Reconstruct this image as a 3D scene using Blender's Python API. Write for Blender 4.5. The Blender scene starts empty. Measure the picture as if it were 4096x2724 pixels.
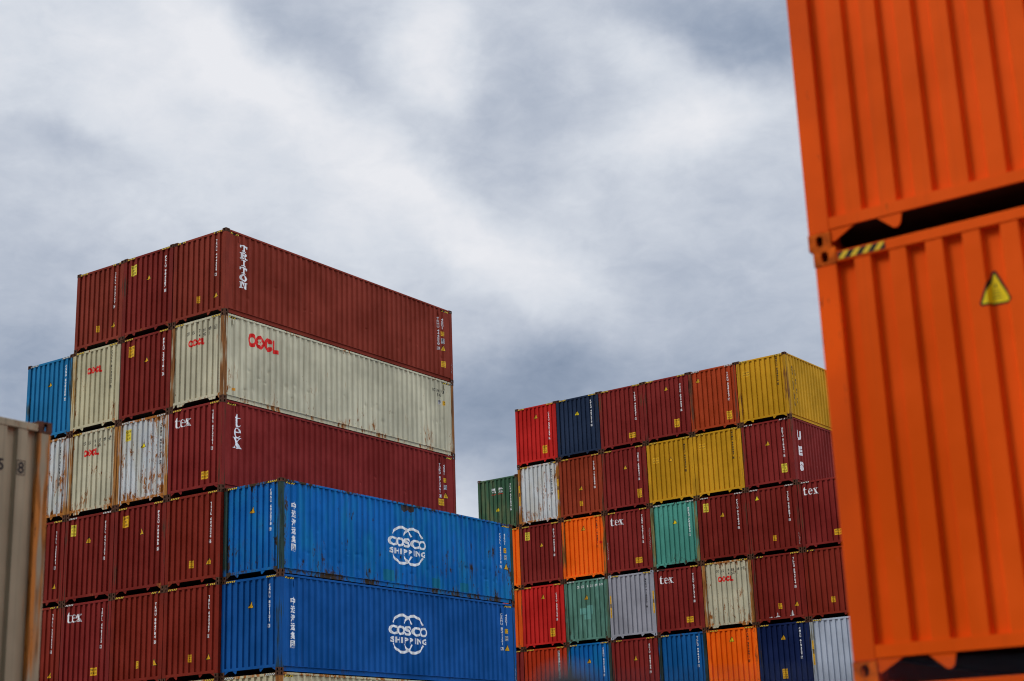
import bpy, bmesh, math, random
from mathutils import Vector, Matrix
R = math.radians
scene = bpy.context.scene
C = scene.collection
random.seed(7)

# ------------------------------------------------------------------ camera
STOREY = 2.896
TOP = 7 * STOREY                      # seven tiers high; ground is z = 0
YAW, PITCH, ROLL = 0.605, 0.2876, -0.0368
cam_d = bpy.data.cameras.new('camera')
cam = bpy.data.objects.new('camera', cam_d)
C.objects.link(cam)
fw = Vector((-math.sin(YAW) * math.cos(PITCH), math.cos(YAW) * math.cos(PITCH), math.sin(PITCH)))
rt = Vector((math.cos(YAW), math.sin(YAW), 0))
up = rt.cross(fw)
r2 = rt * math.cos(ROLL) + up * math.sin(ROLL)
u2 = -rt * math.sin(ROLL) + up * math.cos(ROLL)
m = Matrix((r2, u2, -fw)).transposed().to_4x4()
m.translation = Vector((34.8041, -34.0779, TOP - 18.3892))
cam.matrix_world = m
cam_d.sensor_width = 36
cam_d.lens = 6226.26 / 4096 * 36
cam_d.clip_end = 3000
cam_d.clip_start = 0.05
cam_d.dof.use_dof = True
cam_d.dof.focus_distance = 58
cam_d.dof.aperture_fstop = 1.6
scene.camera = cam

# ------------------------------------------------------------------ view
scene.view_settings.view_transform = 'Standard'
scene.view_settings.look = 'None'
scene.view_settings.gamma = 1
scene.view_settings.exposure = 0.0
scene.cycles.max_bounces = 6
scene.cycles.use_denoising = True
scene.cycles.pixel_filter_type = 'BLACKMAN_HARRIS'
scene.cycles.filter_width = 1.1

# ------------------------------------------------------------------ node helper
class NT:
    def __init__(s, tree):
        s.t = tree; s.n = tree.nodes; s.l = tree.links
    def new(s, typ, **kw):
        n = s.n.new(typ)
        for k, v in kw.items():
            if k.startswith('i_'):
                s.put(n.inputs[k[2:].replace('_', ' ')], v)
            else:
                setattr(n, k, v)
        return n
    def put(s, sock, v):
        if isinstance(v, bpy.types.NodeSocket): s.l.new(v, sock)
        else: sock.default_value = v
    def math(s, op, a, b=0.0, c=0.0, clamp=False):
        n = s.n.new('ShaderNodeMath'); n.operation = op; n.use_clamp = clamp
        s.put(n.inputs[0], a); s.put(n.inputs[1], b); s.put(n.inputs[2], c)
        return n.outputs[0]
    def vmath(s, op, a, b=(0, 0, 0)):
        n = s.n.new('ShaderNodeVectorMath'); n.operation = op
        s.put(n.inputs[0], a); s.put(n.inputs[1], b)
        return n
    def smooth(s, v, lo, hi, a=0.0, b=1.0):
        n = s.n.new('ShaderNodeMapRange'); n.interpolation_type = 'SMOOTHSTEP'
        s.put(n.inputs['Value'], v)
        n.inputs['From Min'].default_value = lo; n.inputs['From Max'].default_value = hi
        n.inputs['To Min'].default_value = a; n.inputs['To Max'].default_value = b
        return n.outputs['Result']
    def mixc(s, f, a, b, blend='MIX'):
        n = s.n.new('ShaderNodeMix'); n.data_type = 'RGBA'; n.blend_type = blend
        s.put(n.inputs[0], f)
        s.put(n.inputs[6], a if not isinstance(a, tuple) else (*a[:3], 1))
        s.put(n.inputs[7], b if not isinstance(b, tuple) else (*b[:3], 1))
        return n.outputs[2]
    def noise(s, vec, scale, detail=3.0, rough=0.55, dist=0.0):
        n = s.n.new('ShaderNodeTexNoise')
        s.put(n.inputs['Vector'], vec)
        n.inputs['Scale'].default_value = scale; n.inputs['Detail'].default_value = detail
        n.inputs['Roughness'].default_value = rough; n.inputs['Distortion'].default_value = dist
        return n.outputs['Fac']
    def scale(s, vec, sc):
        return s.vmath('MULTIPLY', vec, sc).outputs[0]

# ------------------------------------------------------------------ world: broken overcast
SUN_EL, SUN_AZ = 42, 222             # degrees; azimuth from +Y towards +X
world = bpy.data.worlds.new('World'); scene.world = world
world.use_nodes = True
w = NT(world.node_tree); w.n.clear()
out = w.new('ShaderNodeOutputWorld')
bg = w.new('ShaderNodeBackground')
sky = w.new('ShaderNodeTexSky', sky_type='NISHITA', sun_disc=False)
sky.sun_elevation = R(SUN_EL); sky.sun_rotation = R(SUN_AZ)
tc = w.new('ShaderNodeTexCoord')
D = tc.outputs['Generated']
sep = w.new('ShaderNodeSeparateXYZ'); w.put(sep.inputs[0], D)
az = w.math('ARCTAN2', w.math('MULTIPLY', sep.outputs[0], -1), sep.outputs[1])      # 0 = +Y, positive towards -X
el = w.math('ARCSINE', sep.outputs[2])
azd = w.math('MULTIPLY', az, 57.2958); eld = w.math('MULTIPLY', el, 57.2958)
# wind-torn warp of the cloud masses
n1 = w.noise(D, 9.0, 5, 0.6); n2 = w.noise(w.vmath('ADD', D, (5.2, 1.3, 7.7)).outputs[0], 9.0, 5, 0.6)
wx = w.math('ADD', azd, w.math('MULTIPLY', w.math('SUBTRACT', n1, 0.5), 4.5))
wy = w.math('ADD', eld, w.math('MULTIPLY', w.math('SUBTRACT', n2, 0.5), 4.0))
cmb = w.new('ShaderNodeCombineXYZ'); w.put(cmb.inputs[0], wx); w.put(cmb.inputs[1], wy)
P2 = cmb.outputs[0]
# cloud masses: (azimuth, elevation, half-length, half-height, tilt, brightness)
LOBES = [
    (50.2, 26.0, 7.5, 3.8, 20, 0.30),
    (41.2, 24.1, 9.4, 1.6, 35, 0.33),
    (45.0, 26.5, 2.9, 1.4, 20, 0.10),
    (42.3, 27.3, 4.3, 1.1, 40, -0.16),
    (35.4, 22.8, 4.2, 1.0, 38, -0.12),
    (38.0, 27.5, 1.8, 2.1, 0, 0.42),
    (37.2, 25.8, 1.2, 1.0, 0, 0.20),
    (33.1, 25.2, 3.0, 1.8, 30, -0.16),
    (27.4, 23.9, 3.7, 1.4, -15, 0.40),
    (29.1, 26.5, 2.0, 1.0, 25, 0.25),
    (24.4, 26.7, 5.4, 1.4, 15, -0.35),
    (33.3, 19.4, 5.9, 1.8, 35, 0.20),
    (51.7, 23.3, 3.8, 0.8, 10, -0.18),
    (52.7, 15.3, 4.3, 3.2, 0, -0.32),
    (43.5, 21.6, 8.6, 1.8, 5, 0.12),
    (36.1, 13.4, 4.3, 2.7, 0, -0.40),
    (36.5, 10.4, 1.5, 1.0, 0, 0.20),
    (26.7, 18.3, 5.0, 1.9, 20, -0.12),
    (29.4, 15.2, 8.3, 1.9, 0, -0.25),
    (34.6, 16.9, 3.0, 1.6, 0, 0.12),
    (38.4, 22.4, 2.2, 0.4, 20, 0.10),
    (48.7, 19.4, 5.1, 1.4, 0, -0.06),
    (26.4, 21.8, 2.1, 1.0, 10, -0.08),
]
acc = None
for (a, e, sx, sy, t, br) in LOBES:
    mp = w.new('ShaderNodeMapping', vector_type='TEXTURE')
    w.put(mp.inputs['Vector'], P2)
    mp.inputs['Location'].default_value = (a, e, 0)
    mp.inputs['Rotation'].default_value = (0, 0, R(t))
    mp.inputs['Scale'].default_value = (sx, sy, 1)
    ln = w.vmath('LENGTH', mp.outputs[0]).outputs['Value']
    g = w.math('EXPONENT', w.math('MULTIPLY', w.math('MULTIPLY', ln, ln), -1.0))
    g = w.math('MULTIPLY', g, br)
    acc = g if acc is None else w.math('ADD', acc, g)
fbm = w.noise(w.scale(D, (1, 1, 1.7)), 4.5, 7, 0.55, 0.4)
fine = w.noise(w.vmath('ADD', w.scale(D, (1, 1, 1.6)), (3, 9, 2)).outputs[0], 16.0, 6, 0.6, 0.3)
t = w.math('ADD', 0.57, acc)
t = w.math('ADD', t, w.math('MULTIPLY', w.math('SUBTRACT', fbm, 0.5), 0.42))
t = w.math('ADD', t, w.math('MULTIPLY', w.math('SUBTRACT', fine, 0.5), 0.36))
wisp = w.noise(w.vmath('ADD', w.scale(D, (1, 1, 2.0)), (1, 4, 8)).outputs[0], 42.0, 7, 0.62, 0.6)
t = w.math('ADD', t, w.math('MULTIPLY', w.math('SUBTRACT', wisp, 0.5), 0.20))
cr = w.new('ShaderNodeValToRGB')
w.put(cr.inputs[0], t)
els = cr.color_ramp.elements
stops = [(0.0, (0.20, 0.26, 0.37)), (0.25, (0.33, 0.39, 0.50)), (0.5, (0.50, 0.55, 0.645)),
         (0.75, (0.69, 0.73, 0.80)), (1.0, (0.85, 0.86, 0.90))]
els[0].position, els[0].color = stops[0][0], (*stops[0][1], 1)
els[1].position, els[1].color = stops[4][0], (*stops[4][1], 1)
for p, c in stops[1:4]:
    e_ = els.new(p); e_.color = (*c, 1)
zen = w.smooth(eld, 30, 52, 1.0, 3.6)
# unseen sky shaped for wall light: brightened ahead to the right, dimmed behind right
azr = w.math('MULTIPLY', azd, -1.0)
def bump(c, wd):
    q = w.math('DIVIDE', w.math('SUBTRACT', azr, c), wd)
    return w.math('EXPONENT', w.math('MULTIPLY', w.math('MULTIPLY', q, q), -1.0))
up_ = w.math('MULTIPLY', bump(52.0, 27.0), 1.7)
dn_ = w.math('MULTIPLY', bump(132.0, 38.0), -0.62)
zen = w.math('MULTIPLY', zen, w.math('ADD', 1.0, w.math('ADD', up_, dn_)))
cloud = w.mixc(1.0, cr.outputs[0], zen, 'MULTIPLY')
cl = w.vmath('SCALE', cr.outputs[0]); w.put(cl.inputs['Scale'], zen)
nish = w.vmath('SCALE', sky.outputs[0]); nish.inputs['Scale'].default_value = 1.0
bg2 = w.new('ShaderNodeBackground'); w.put(bg2.inputs['Color'], sky.outputs[0]); bg2.inputs['Strength'].default_value = 0.06
w.put(bg.inputs['Color'], cl.outputs[0]); bg.inputs['Strength'].default_value = 1.0
mx = w.new('ShaderNodeMixShader'); mx.inputs[0].default_value = 0.95
w.l.new(bg2.outputs[0], mx.inputs[1]); w.l.new(bg.outputs[0], mx.inputs[2])
w.l.new(mx.outputs[0], out.inputs['Surface'])
for n_ in list(w.n):
    if n_.type in ('MIX',) and not n_.outputs[2].is_linked: w.n.remove(n_)

sd = bpy.data.lights.new('sun', 'SUN'); sd.energy = 1.5; sd.angle = R(16); sd.color = (1.0, 0.96, 0.9)
so = bpy.data.objects.new('sun', sd); C.objects.link(so)
so.rotation_euler = (R(90 - SUN_EL), 0, R(180 - SUN_AZ))
so.location = (0, 0, 60)

# ------------------------------------------------------------------ materials
MATS = {}
RUSTS = ((0.36, 0.125, 0.022), (0.060, 0.020, 0.010))
def bsdf(name):
    mt = bpy.data.materials.new(name); mt.use_nodes = True
    k = NT(mt.node_tree); b = k.n['Principled BSDF']
    return mt, k, b

def paint(key, col, rust=0.05, streak=0.3, scuff=0.1, tint=None, rough=0.62, warp=0.5, rcol=None):
    """weathered container paint: tone drift, dirt runs, chips and rust that starts low and at seams"""
    name = 'paint_' + key
    if name in MATS: return MATS[name]
    mt, k, b = bsdf(name); MATS[name] = mt
    RUST_O, RUST_D = rcol or RUSTS
    geo = k.new('ShaderNodeNewGeometry'); P = geo.outputs['Position']
    tco = k.new('ShaderNodeTexCoord'); O = tco.outputs['Object']
    so_ = k.new('ShaderNodeSeparateXYZ'); k.put(so_.inputs[0], O); hz = so_.outputs[2]
    edge = k.smooth(k.math('ABSOLUTE', so_.outputs[0]), 0.80, 1.08, 0.0, 0.05)
    edge = k.math('MULTIPLY', edge, k.smooth(k.math('ABSOLUTE', so_.outputs[1]), 5.5, 6.0))
    oi = k.new('ShaderNodeObjectInfo')
    big = k.noise(P, 0.55, 4, 0.6)
    mid = k.noise(P, 3.0, 5, 0.65)
    runs = k.noise(k.scale(P, (19.0, 19.0, 0.40)), 1.0, 4, 0.6)
    dark = tuple(c * 0.62 for c in col)
    lite = tuple(min(1, c * 1.22 + 0.012) for c in col)
    c = k.mixc(k.smooth(big, 0.3, 0.7), dark, lite)
    c = k.mixc(0.45, c, (*col, 1) if len(col) == 3 else col)
    # dirt running down from the rail
    c = k.mixc(k.math('MULTIPLY', k.smooth(runs, 0.50, 0.78), streak), c, tuple(x * 0.35 + y for x, y in zip(col, (0.025, 0.018, 0.010))))
    if tint:
        c = k.mixc(k.math('MULTIPLY', k.smooth(k.noise(k.scale(P, (2.2, 2.2, 0.7)), 1.0, 5, 0.6), 0.42, 0.68), 0.75), c, tint)
    # repaint patches and chalky scuffs
    sc = k.smooth(k.noise(k.scale(P, (7, 7, 2.2)), 2.2, 6, 0.7), 0.66, 0.74)
    c = k.mixc(k.math('MULTIPLY', sc, scuff * 2), c, tuple(min(1, x * 1.3 + 0.10) for x in col))
    # rust
    low = k.smooth(hz, 1.6, 0.15, 0.0, 0.05)
    topb = k.smooth(hz, 2.55, 2.80, 0.0, 0.04)
    rn = k.noise(k.scale(P, (1.35, 1.35, 0.50)), 6.0, 8, 0.76)
    rb = k.noise(P, 1.1, 3, 0.5)
    rs = k.noise(k.scale(P, (16, 16, 1.6)), 1.0, 5, 0.62)
    th = 0.745 - 0.21 * min(1.0, rust) ** 0.6
    rv = k.math('ADD', k.math('ADD', k.math('MULTIPLY', rn, 0.72), k.math('MULTIPLY', rb, 0.34)), k.math('ADD', k.math('ADD', low, edge), topb))
    core = k.smooth(rv, th, th + 0.025)
    rv2 = k.math('ADD', k.math('ADD', k.math('MULTIPLY', rs, 0.62), k.math('MULTIPLY', rb, 0.42)), k.math('MULTIPLY', k.math('ADD', low, edge), 1.1))
    halo = k.math('MULTIPLY', k.smooth(rv2, th - 0.05, th + 0.12), 0.8)
    ro = k.mixc(k.smooth(mid, 0.35, 0.65), RUST_O, tuple(0.55 * x for x in RUST_O))
    rust_amt = min(1.0, rust * 6)
    c = k.mixc(k.math('MULTIPLY', halo, rust_amt), c, ro)
    c = k.mixc(k.math('MULTIPLY', core, rust_amt), c, k.mixc(k.smooth(rn, 0.5, 0.75), RUST_O, RUST_D))
    k.put(b.inputs['Base Color'], c)
    rr = k.math('ADD', rough - 0.08, k.math('MULTIPLY', mid, 0.2))
    k.put(b.inputs['Roughness'], k.math('ADD', rr, k.math('MULTIPLY', core, 0.2), clamp=True))
    b.inputs['Specular IOR Level'].default_value = 0.06
    bp = k.new('ShaderNodeBump'); bp.inputs['Strength'].default_value = warp; bp.inputs['Distance'].default_value = 0.006
    hgt = k.math('ADD', k.noise(k.scale(P, (1, 1, 0.8)), 2.4, 3, 0.5), k.math('MULTIPLY', core, 0.10))
    k.put(bp.inputs['Height'], hgt); k.put(b.inputs['Normal'], bp.outputs[0])
    return mt

def rusty_post(key, col, amt=0.5, rcol=(0.34, 0.12, 0.02)):
    """corner post: paint run through with long vertical rust streaks"""
    name = 'post_' + key
    if name in MATS: return MATS[name]
    mt, k, b = bsdf(name); MATS[name] = mt
    geo = k.new('ShaderNodeNewGeometry'); P = geo.outputs['Position']
    a = k.noise(k.scale(P, (14, 14, 0.35)), 1.0, 6, 0.62)
    d = k.noise(k.scale(P, (30, 30, 6)), 1.0, 6, 0.7)
    g = k.noise(P, 0.9, 3, 0.5)
    v = k.math('ADD', a, k.math('MULTIPLY', k.math('SUBTRACT', g, 0.5), 0.7))
    lo = 0.70 - 0.44 * amt
    c = k.mixc(k.smooth(g, 0.3, 0.7), tuple(x * 0.75 for x in col), tuple(min(1, x * 1.12) for x in col))
    c = k.mixc(k.smooth(v, lo, lo + 0.16), c, k.mixc(k.smooth(k.noise(k.scale(P, (22, 22, 1.2)), 1.0, 5, 0.65), 0.42, 0.62), rcol, tuple(x * 0.38 for x in rcol)))
    c = k.mixc(k.smooth(k.math('ADD', d, k.math('MULTIPLY', v, 0.5)), 0.88, 1.0), c, (0.055, 0.022, 0.012))
    k.put(b.inputs['Base Color'], c)
    b.inputs['Roughness'].default_value = 0.75
    b.inputs['Specular IOR Level'].default_value = 0.12
    bp = k.new('ShaderNodeBump'); bp.inputs['Strength'].default_value = 0.3; bp.inputs['Distance'].default_value = 0.004
    k.put(bp.inputs['Height'], d); k.put(b.inputs['Normal'], bp.outputs[0])
    return mt

def vinyl(key, col, worn=0.25, under=(0.10, 0.05, 0.04), rough=0.55):
    name = 'vinyl_' + key
    if name in MATS: return MATS[name]
    mt, k, b = bsdf(name); MATS[name] = mt
    geo = k.new('ShaderNodeNewGeometry'); P = geo.outputs['Position']
    a = k.noise(k.scale(P, (1, 1, 0.5)), 26.0, 5, 0.7)
    c = k.mixc(k.smooth(k.noise(P, 6, 3), 0.3, 0.7), tuple(x * 0.84 for x in col), col)
    c = k.mixc(k.math('MULTIPLY', k.smooth(a, 0.60, 0.72), worn), c, under)
    k.put(b.inputs['Base Color'], c); b.inputs['Roughness'].default_value = rough
    b.inputs['Specular IOR Level'].default_value = 0.15
    return mt

def plain(key, col, rough=0.8, var=0.3, sc=6.0, metal=0.0):
    if key in MATS: return MATS[key]
    mt, k, b = bsdf(key); MATS[key] = mt
    geo = k.new('ShaderNodeNewGeometry')
    nn = k.noise(geo.outputs['Position'], sc, 5, 0.6)
    c = k.mixc(k.smooth(nn, 0.3, 0.7), tuple(x * (1 - var) for x in col), tuple(min(1, x * (1 + var)) for x in col))
    k.put(b.inputs['Base Color'], c); b.inputs['Roughness'].default_value = rough
    b.inputs['Metallic'].default_value = metal; b.inputs['Specular IOR Level'].default_value = 0.15
    return mt

COL = dict(
    maroon=(0.215, 0.0265, 0.0115), wine=(0.205, 0.0155, 0.0115), darkred=(0.180, 0.0130, 0.0070), oxblood=(0.120, 0.0075, 0.0050),
    red=(0.50, 0.013, 0.009), red2=(0.42, 0.009, 0.004), vermilion=(0.45, 0.031, 0.004), rustorange=(0.38, 0.044, 0.007), brick=(0.190, 0.0150, 0.0050),
    yellow=(0.56, 0.280, 0.008), navy=(0.012, 0.025, 0.058), deepnavy=(0.003, 0.012, 0.062),
    blue=(0.0006, 0.122, 0.40), blue2=(0.0015, 0.077, 0.28), sky=(0.010, 0.17, 0.36), midblue=(0.002, 0.095, 0.29),
    cream=(0.55, 0.505, 0.345), nearcream=(0.29, 0.255, 0.165), cream2=(0.53, 0.475, 0.295), white=(0.58, 0.60, 0.59), grey=(0.31, 0.31, 0.34), palegrey=(0.40, 0.44, 0.50),  # nearcream is cream darkened for its dirt and the shade it stands in
    teal=(0.075, 0.31, 0.235), green=(0.045, 0.115, 0.060), seagreen=(0.085, 0.20, 0.145), russet=(0.27, 0.033, 0.009),
    orange=(0.98, 0.130, 0.001), orange2=(0.70, 0.085, 0.002), bigorange=(0.86, 0.094, 0.0002))
WHITE = (0.88, 0.88, 0.86); BLACK = (0.012, 0.012, 0.014)

# ------------------------------------------------------------------ mesh helpers
W, LEN = 2.438, 12.192
CAST_X, CAST_Y, CAST_Z = 0.162, 0.178, 0.118
def mesh_from(name, verts, faces, mats=(None,), fmat=None, shift=True):
    me = bpy.data.meshes.new(name)
    if shift: verts = [(v[0] - W / 2, v[1] - LEN / 2, v[2]) for v in verts]
    me.from_pydata(verts, [], faces)
    for mm in mats: me.materials.append(mm)
    if fmat:
        for p, i in zip(me.polygons, fmat): p.material_index = i
    me.update()
    return me
class MB:
    def __init__(s): s.v = []; s.f = []
    def box(s, a, b):
        x0, y0, z0 = a; x1, y1, z1 = b; n = len(s.v)
        s.v += [(x0, y0, z0), (x1, y0, z0), (x1, y1, z0), (x0, y1, z0), (x0, y0, z1), (x1, y0, z1), (x1, y1, z1), (x0, y1, z1)]
        s.f += [tuple(n + i for i in q) for q in ((0, 3, 2, 1), (4, 5, 6, 7), (0, 1, 5, 4), (1, 2, 6, 5), (2, 3, 7, 6), (3, 0, 4, 7))]
        return s
    def prism(s, poly, axis, a, b):
        """extrude a closed polygon (2-D) along an axis from a to b"""
        n = len(s.v); m_ = len(poly)
        for t_ in (a, b):
            for p in poly:
                if axis == 'x': s.v.append((t_, p[0], p[1]))
                elif axis == 'y': s.v.append((p[0], t_, p[1]))
                else: s.v.append((p[0], p[1], t_))
        s.f.append(tuple(n + i for i in range(m_))); s.f.append(tuple(n + m_ + i for i in reversed(range(m_))))
        for i in range(m_):
            j = (i + 1) % m_
            s.f.append((n + i, n + m_ + i, n + m_ + j, n + j))
        return s
    def mesh(s, name, shift=True, bevel=0):
        me = mesh_from(name, s.v, s.f, shift=shift)
        bm = bmesh.new(); bm.from_mesh(me); bmesh.ops.recalc_face_normals(bm, faces=bm.faces)
        if bevel: bmesh.ops.bevel(bm, geom=bm.edges[:], offset=bevel, segments=1, affect='EDGES')
        bm.to_mesh(me); bm.free()
        return me

# corrugation profiles: depth behind the outer face at a position along the wall
def end_profile():
    pts = [(0.160, 0.057)]
    x = 0.285
    for k in range(8):
        pts += [(x - 0.018, 0.057), (x, 0.012), (x + 0.115, 0.012), (x + 0.133, 0.057)]
        x += 0.25
    pts.append((W - 0.160, 0.057))
    return pts
def side_profile():
    pts = [(0.170, 0.014), (0.315, 0.014)]
    s = 0.315
    while s + 0.278 < LEN - 0.25:
        pts += [(s + 0.062, 0.054), (s + 0.138, 0.054), (s + 0.206, 0.014), (s + 0.278, 0.014)]
        s += 0.278
    pts.append((LEN - 0.170, 0.014))
    return pts
EP, SP = end_profile(), side_profile()
def prof(pts, x):
    if x <= pts[0][0]: return 0.004
    for (a, da), (b, db) in zip(pts, pts[1:]):
        if a <= x <= b: return da + (db - da) * (x - a) / max(1e-6, b - a)
    return 0.004

_dents = {}
def dent(seed, s, z):
    """inward knocks along the wall"""
    if seed not in _dents:
        rr = random.Random(seed); L_ = []
        n = {1: 14, 2: 44, 3: 30}.get(seed, 10)
        for i in range(n):
            s0 = rr.uniform(0.8, 11.6)
            z0 = rr.choice([rr.gauss(0.75, 0.12), rr.gauss(0.95 + 0.05 * s0 / 3, 0.10), rr.uniform(0.4, 1.5)])
            L_.append((s0, z0, rr.uniform(0.04, 0.09), rr.uniform(0.03, 0.09), rr.uniform(0.008, 0.022)))
        _dents[seed] = L_
    d = 0
    for s0, z0, a, b_, h in _dents[seed]:
        q = ((s - s0) / a) ** 2 + ((z - z0) / b_) ** 2
        if q < 6: d += h * math.exp(-q)
    return d

def wall_mesh(name, pts, side, z0, z1, seed=0, rows=1):
    v, f = [], []
    xs = []
    if seed:
        for (a, da), (b, db) in zip(pts, pts[1:]):
            k = max(1, round((b - a) / 0.035))
            for i in range(k): xs.append((a + (b - a) * i / k, da + (db - da) * i / k))
        xs.append(pts[-1])
    else: xs = pts
    for r_ in range(rows + 1):
        z = z0 + (z1 - z0) * r_ / rows
        for x, d in xs:
            if seed: d = d + dent(seed, x, z)
            v.append((x, d, z) if not side else (W - d, x, z))
    n = len(xs)
    for r_ in range(rows):
        for i in range(n - 1):
            a = r_ * n + i
            f.append((a, a + 1, a + 1 + n, a + n))
    return mesh_from(name, v, f)

def casting_mesh(sx, sy, sz, H):
    """hollow corner casting with an oval hole in its end, side and top or bottom face"""
    v, f = [], []
    def face(o, eu, ev, wu, wv, inn, ru, rv):
        N = 20
        cu, cv = wu / 2, wv / 2
        base = len(v)
        def P_(a, b, dd=0.0):
            return tuple(o[i] + eu[i] * a + ev[i] * b + inn[i] * dd for i in range(3))
        outer, inner = [], []
        for i in range(N):
            an = 2 * math.pi * (i + 0.5) / N
            ca, sa = math.cos(an), math.sin(an)
            k = 1 / max(abs(ca) / cu, abs(sa) / cv)
            outer.append((cu + ca * k, cv + sa * k)); 
            inner.append((cu + math.copysign(abs(ca) ** 0.75, ca) * ru, cv + math.copysign(abs(sa) ** 0.75, sa) * rv))
        for a, b in outer: v.append(P_(a, b))
        for a, b in inner: v.append(P_(a, b))
        for a, b in inner: v.append(P_(a, b, 0.028))
        for i in range(N):
            j = (i + 1) % N
            f.append((base + i, base + j, base + N + j, base + N + i))
            f.append((base + N + i, base + N + j, base + 2 * N + j, base + 2 * N + i))
        # true corners of the face
        for (a, b) in ((0, 0), (wu, 0), (wu, wv), (0, wv)):
            v.append(P_(a, b)); c_ = len(v) - 1
            best = sorted(range(N), key=lambda q: (outer[q][0] - a) ** 2 + (outer[q][1] - b) ** 2)[:2]
            f.append((c_, base + best[0], base + best[1]))
    X, Y, Z = CAST_X, CAST_Y, CAST_Z
    face((0, 0, 0), (1, 0, 0), (0, 0, 1), X, Z, (0, 1, 0), 0.027, 0.040)
    face((0, 0, 0), (0, 1, 0), (0, 0, 1), Y, Z, (1, 0, 0), 0.027, 0.040)
    face((0, 0, 0), (1, 0, 0), (0, 1, 0), X, Y, (0, 0, 1), 0.031, 0.055)
    n = len(v)
    v += [(X, 0, 0), (X, Y, 0), (0, Y, 0), (X, 0, Z), (X, Y, Z), (0, Y, Z), (0, 0, Z)]
    f += [(n, n + 1, n + 4, n + 3), (n + 1, n + 2, n + 5, n + 4), (n + 3, n + 4, n + 5, n + 6)]
    vv = []
    for x, y, z in v:
        vv.append((x if sx < 0 else W - x, y if sy < 0 else LEN - y, z if sz < 0 else H - z))
    return mesh_from('corner_casting', vv, f)

def box_mesh(name, *boxes, bevel=0.0):
    b = MB()
    for a, c in boxes: b.box(a, c)
    return b.mesh(name, bevel=bevel)

LIB = {}
def lib(H, tabs):
    key = (round(H, 3), tabs)
    if key in LIB: return LIB[key]
    L_ = {}
    L_['corner_casting'] = [casting_mesh(sx, sy, sz, H) for sy in (-1, 1) for sx in (-1, 1) for sz in (-1, 1)]
    z0, z1 = CAST_Z, H - CAST_Z
    L_['corner_post'] = []
    for sy in (-1, 1):
        for sx in (-1, 1):
            x = (0.004, 0.160) if sx < 0 else (W - 0.160, W - 0.004)
            y = (0.004, 0.170) if sy < 0 else (LEN - 0.170, LEN - 0.004)
            L_['corner_post'].append(box_mesh('corner_post', ((x[0], y[0], z0), (x[1], y[1], z1)), bevel=0.006))
    L_['end_panel'] = wall_mesh('end_panel', EP, False, 0.215, H - 0.105)
    L_['side_panel'] = wall_mesh('side_panel', SP, True, 0.165, H - 0.080)
    L_['top_end_rail'] = box_mesh('top_end_rail', ((0.162, 0.006, H - 0.112), (W - 0.162, 0.072, H - 0.037)), bevel=0.004)
    b = MB()
    b.box((0.160, 0.006, 0.132), (W - 0.160, 0.024, 0.215)); b.box((0.160, 0.0245, 0.165), (W - 0.160, 0.074, 0.2148))
    def plate(poly): b.prism([(p[0], p[1]) for p in poly], 'y', 0.012, 0.022)
    if tabs == 'point':
        plate([(0.163, 0.1315), (0.163, 0.045), (0.185, 0.040), (0.345, 0.1315)])
        plate([(W - 0.163, 0.1315), (W - 0.345, 0.1315), (W - 0.185, 0.040), (W - 0.163, 0.045)])
        tab = [(0.50, 0.1315), (0.59, 0.055), (0.615, 0.035), (0.64, 0.035), (0.662, 0.055), (0.68, 0.1315)]
        plate(tab); plate([(W - 0.15 - x, z) for x, z in tab][::-1])
    else:
        plate([(0.163, 0.1315), (0.163, 0.050), (0.20, 0.050), (0.26, 0.1315)])
        plate([(W - 0.26, 0.1315), (W - 0.20, 0.050), (W - 0.163, 0.050), (W - 0.163, 0.1315)])
        tab = [(0.33, 0.1315), (0.35, 0.045), (0.62, 0.045), (0.64, 0.085), (0.70, 0.1315)]
        plate(tab); plate([(W - x, z) for x, z in tab][::-1])
    L_['bottom_end_rail'] = b.mesh('bottom_end_rail')
    L_['top_side_rail'] = box_mesh('top_side_rail', ((W - 0.066, 0.171, H - 0.085), (W - 0.006, LEN - 0.171, H - 0.022)), bevel=0.004)
    b = MB()
    o = W
    b.prism([(o - 0.070, 0.172), (o - 0.010, 0.172), (o - 0.010, 0.158), (o - 0.046, 0.150), (o - 0.046, 0.032), (o - 0.014, 0.026), (o - 0.014, 0.014), (o - 0.070, 0.014)], 'y', 0.179, LEN - 0.179)
    L_['bottom_side_rail'] = b.mesh('bottom_side_rail')
    b = MB(); b.box((0.067, 0.073, H - 0.040), (W - 0.067, LEN - 0.073, H - 0.032))
    for i in range(54):
        y = 0.45 + i * 0.21
        b.box((0.30, y, H - 0.0317), (W - 0.30, y + 0.09, H - 0.018))
    L_['roof_panel'] = b.mesh('roof_panel')
    b = MB(); b.box((0.071, 0.075, 0.150), (W - 0.071, LEN - 0.075, 0.175))
    for i in range(28):
        y = 3.3 + i * 0.31
        b.box((0.072, y, 0.030), (W - 0.072, y + 0.045, 0.1495))
    L_['floor_frame'] = b.mesh('floor_frame')
    LIB[key] = L_
    return L_

ROT180 = Matrix.Rotation(math.pi, 4, 'Z')
def put(name, me, mat, parent, loc=None, flip=False, label=None):
    o = bpy.data.objects.new(name, me); C.objects.link(o); o.parent = parent
    if loc: o.location = loc
    if flip: o.rotation_euler = (0, 0, math.pi)
    if mat is not None and len(me.materials) == 1 and me.materials[0] is None:
        o.material_slots[0].link = 'OBJECT'; o.material_slots[0].material = mat
    if label: o['label'] = label
    return o

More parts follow.
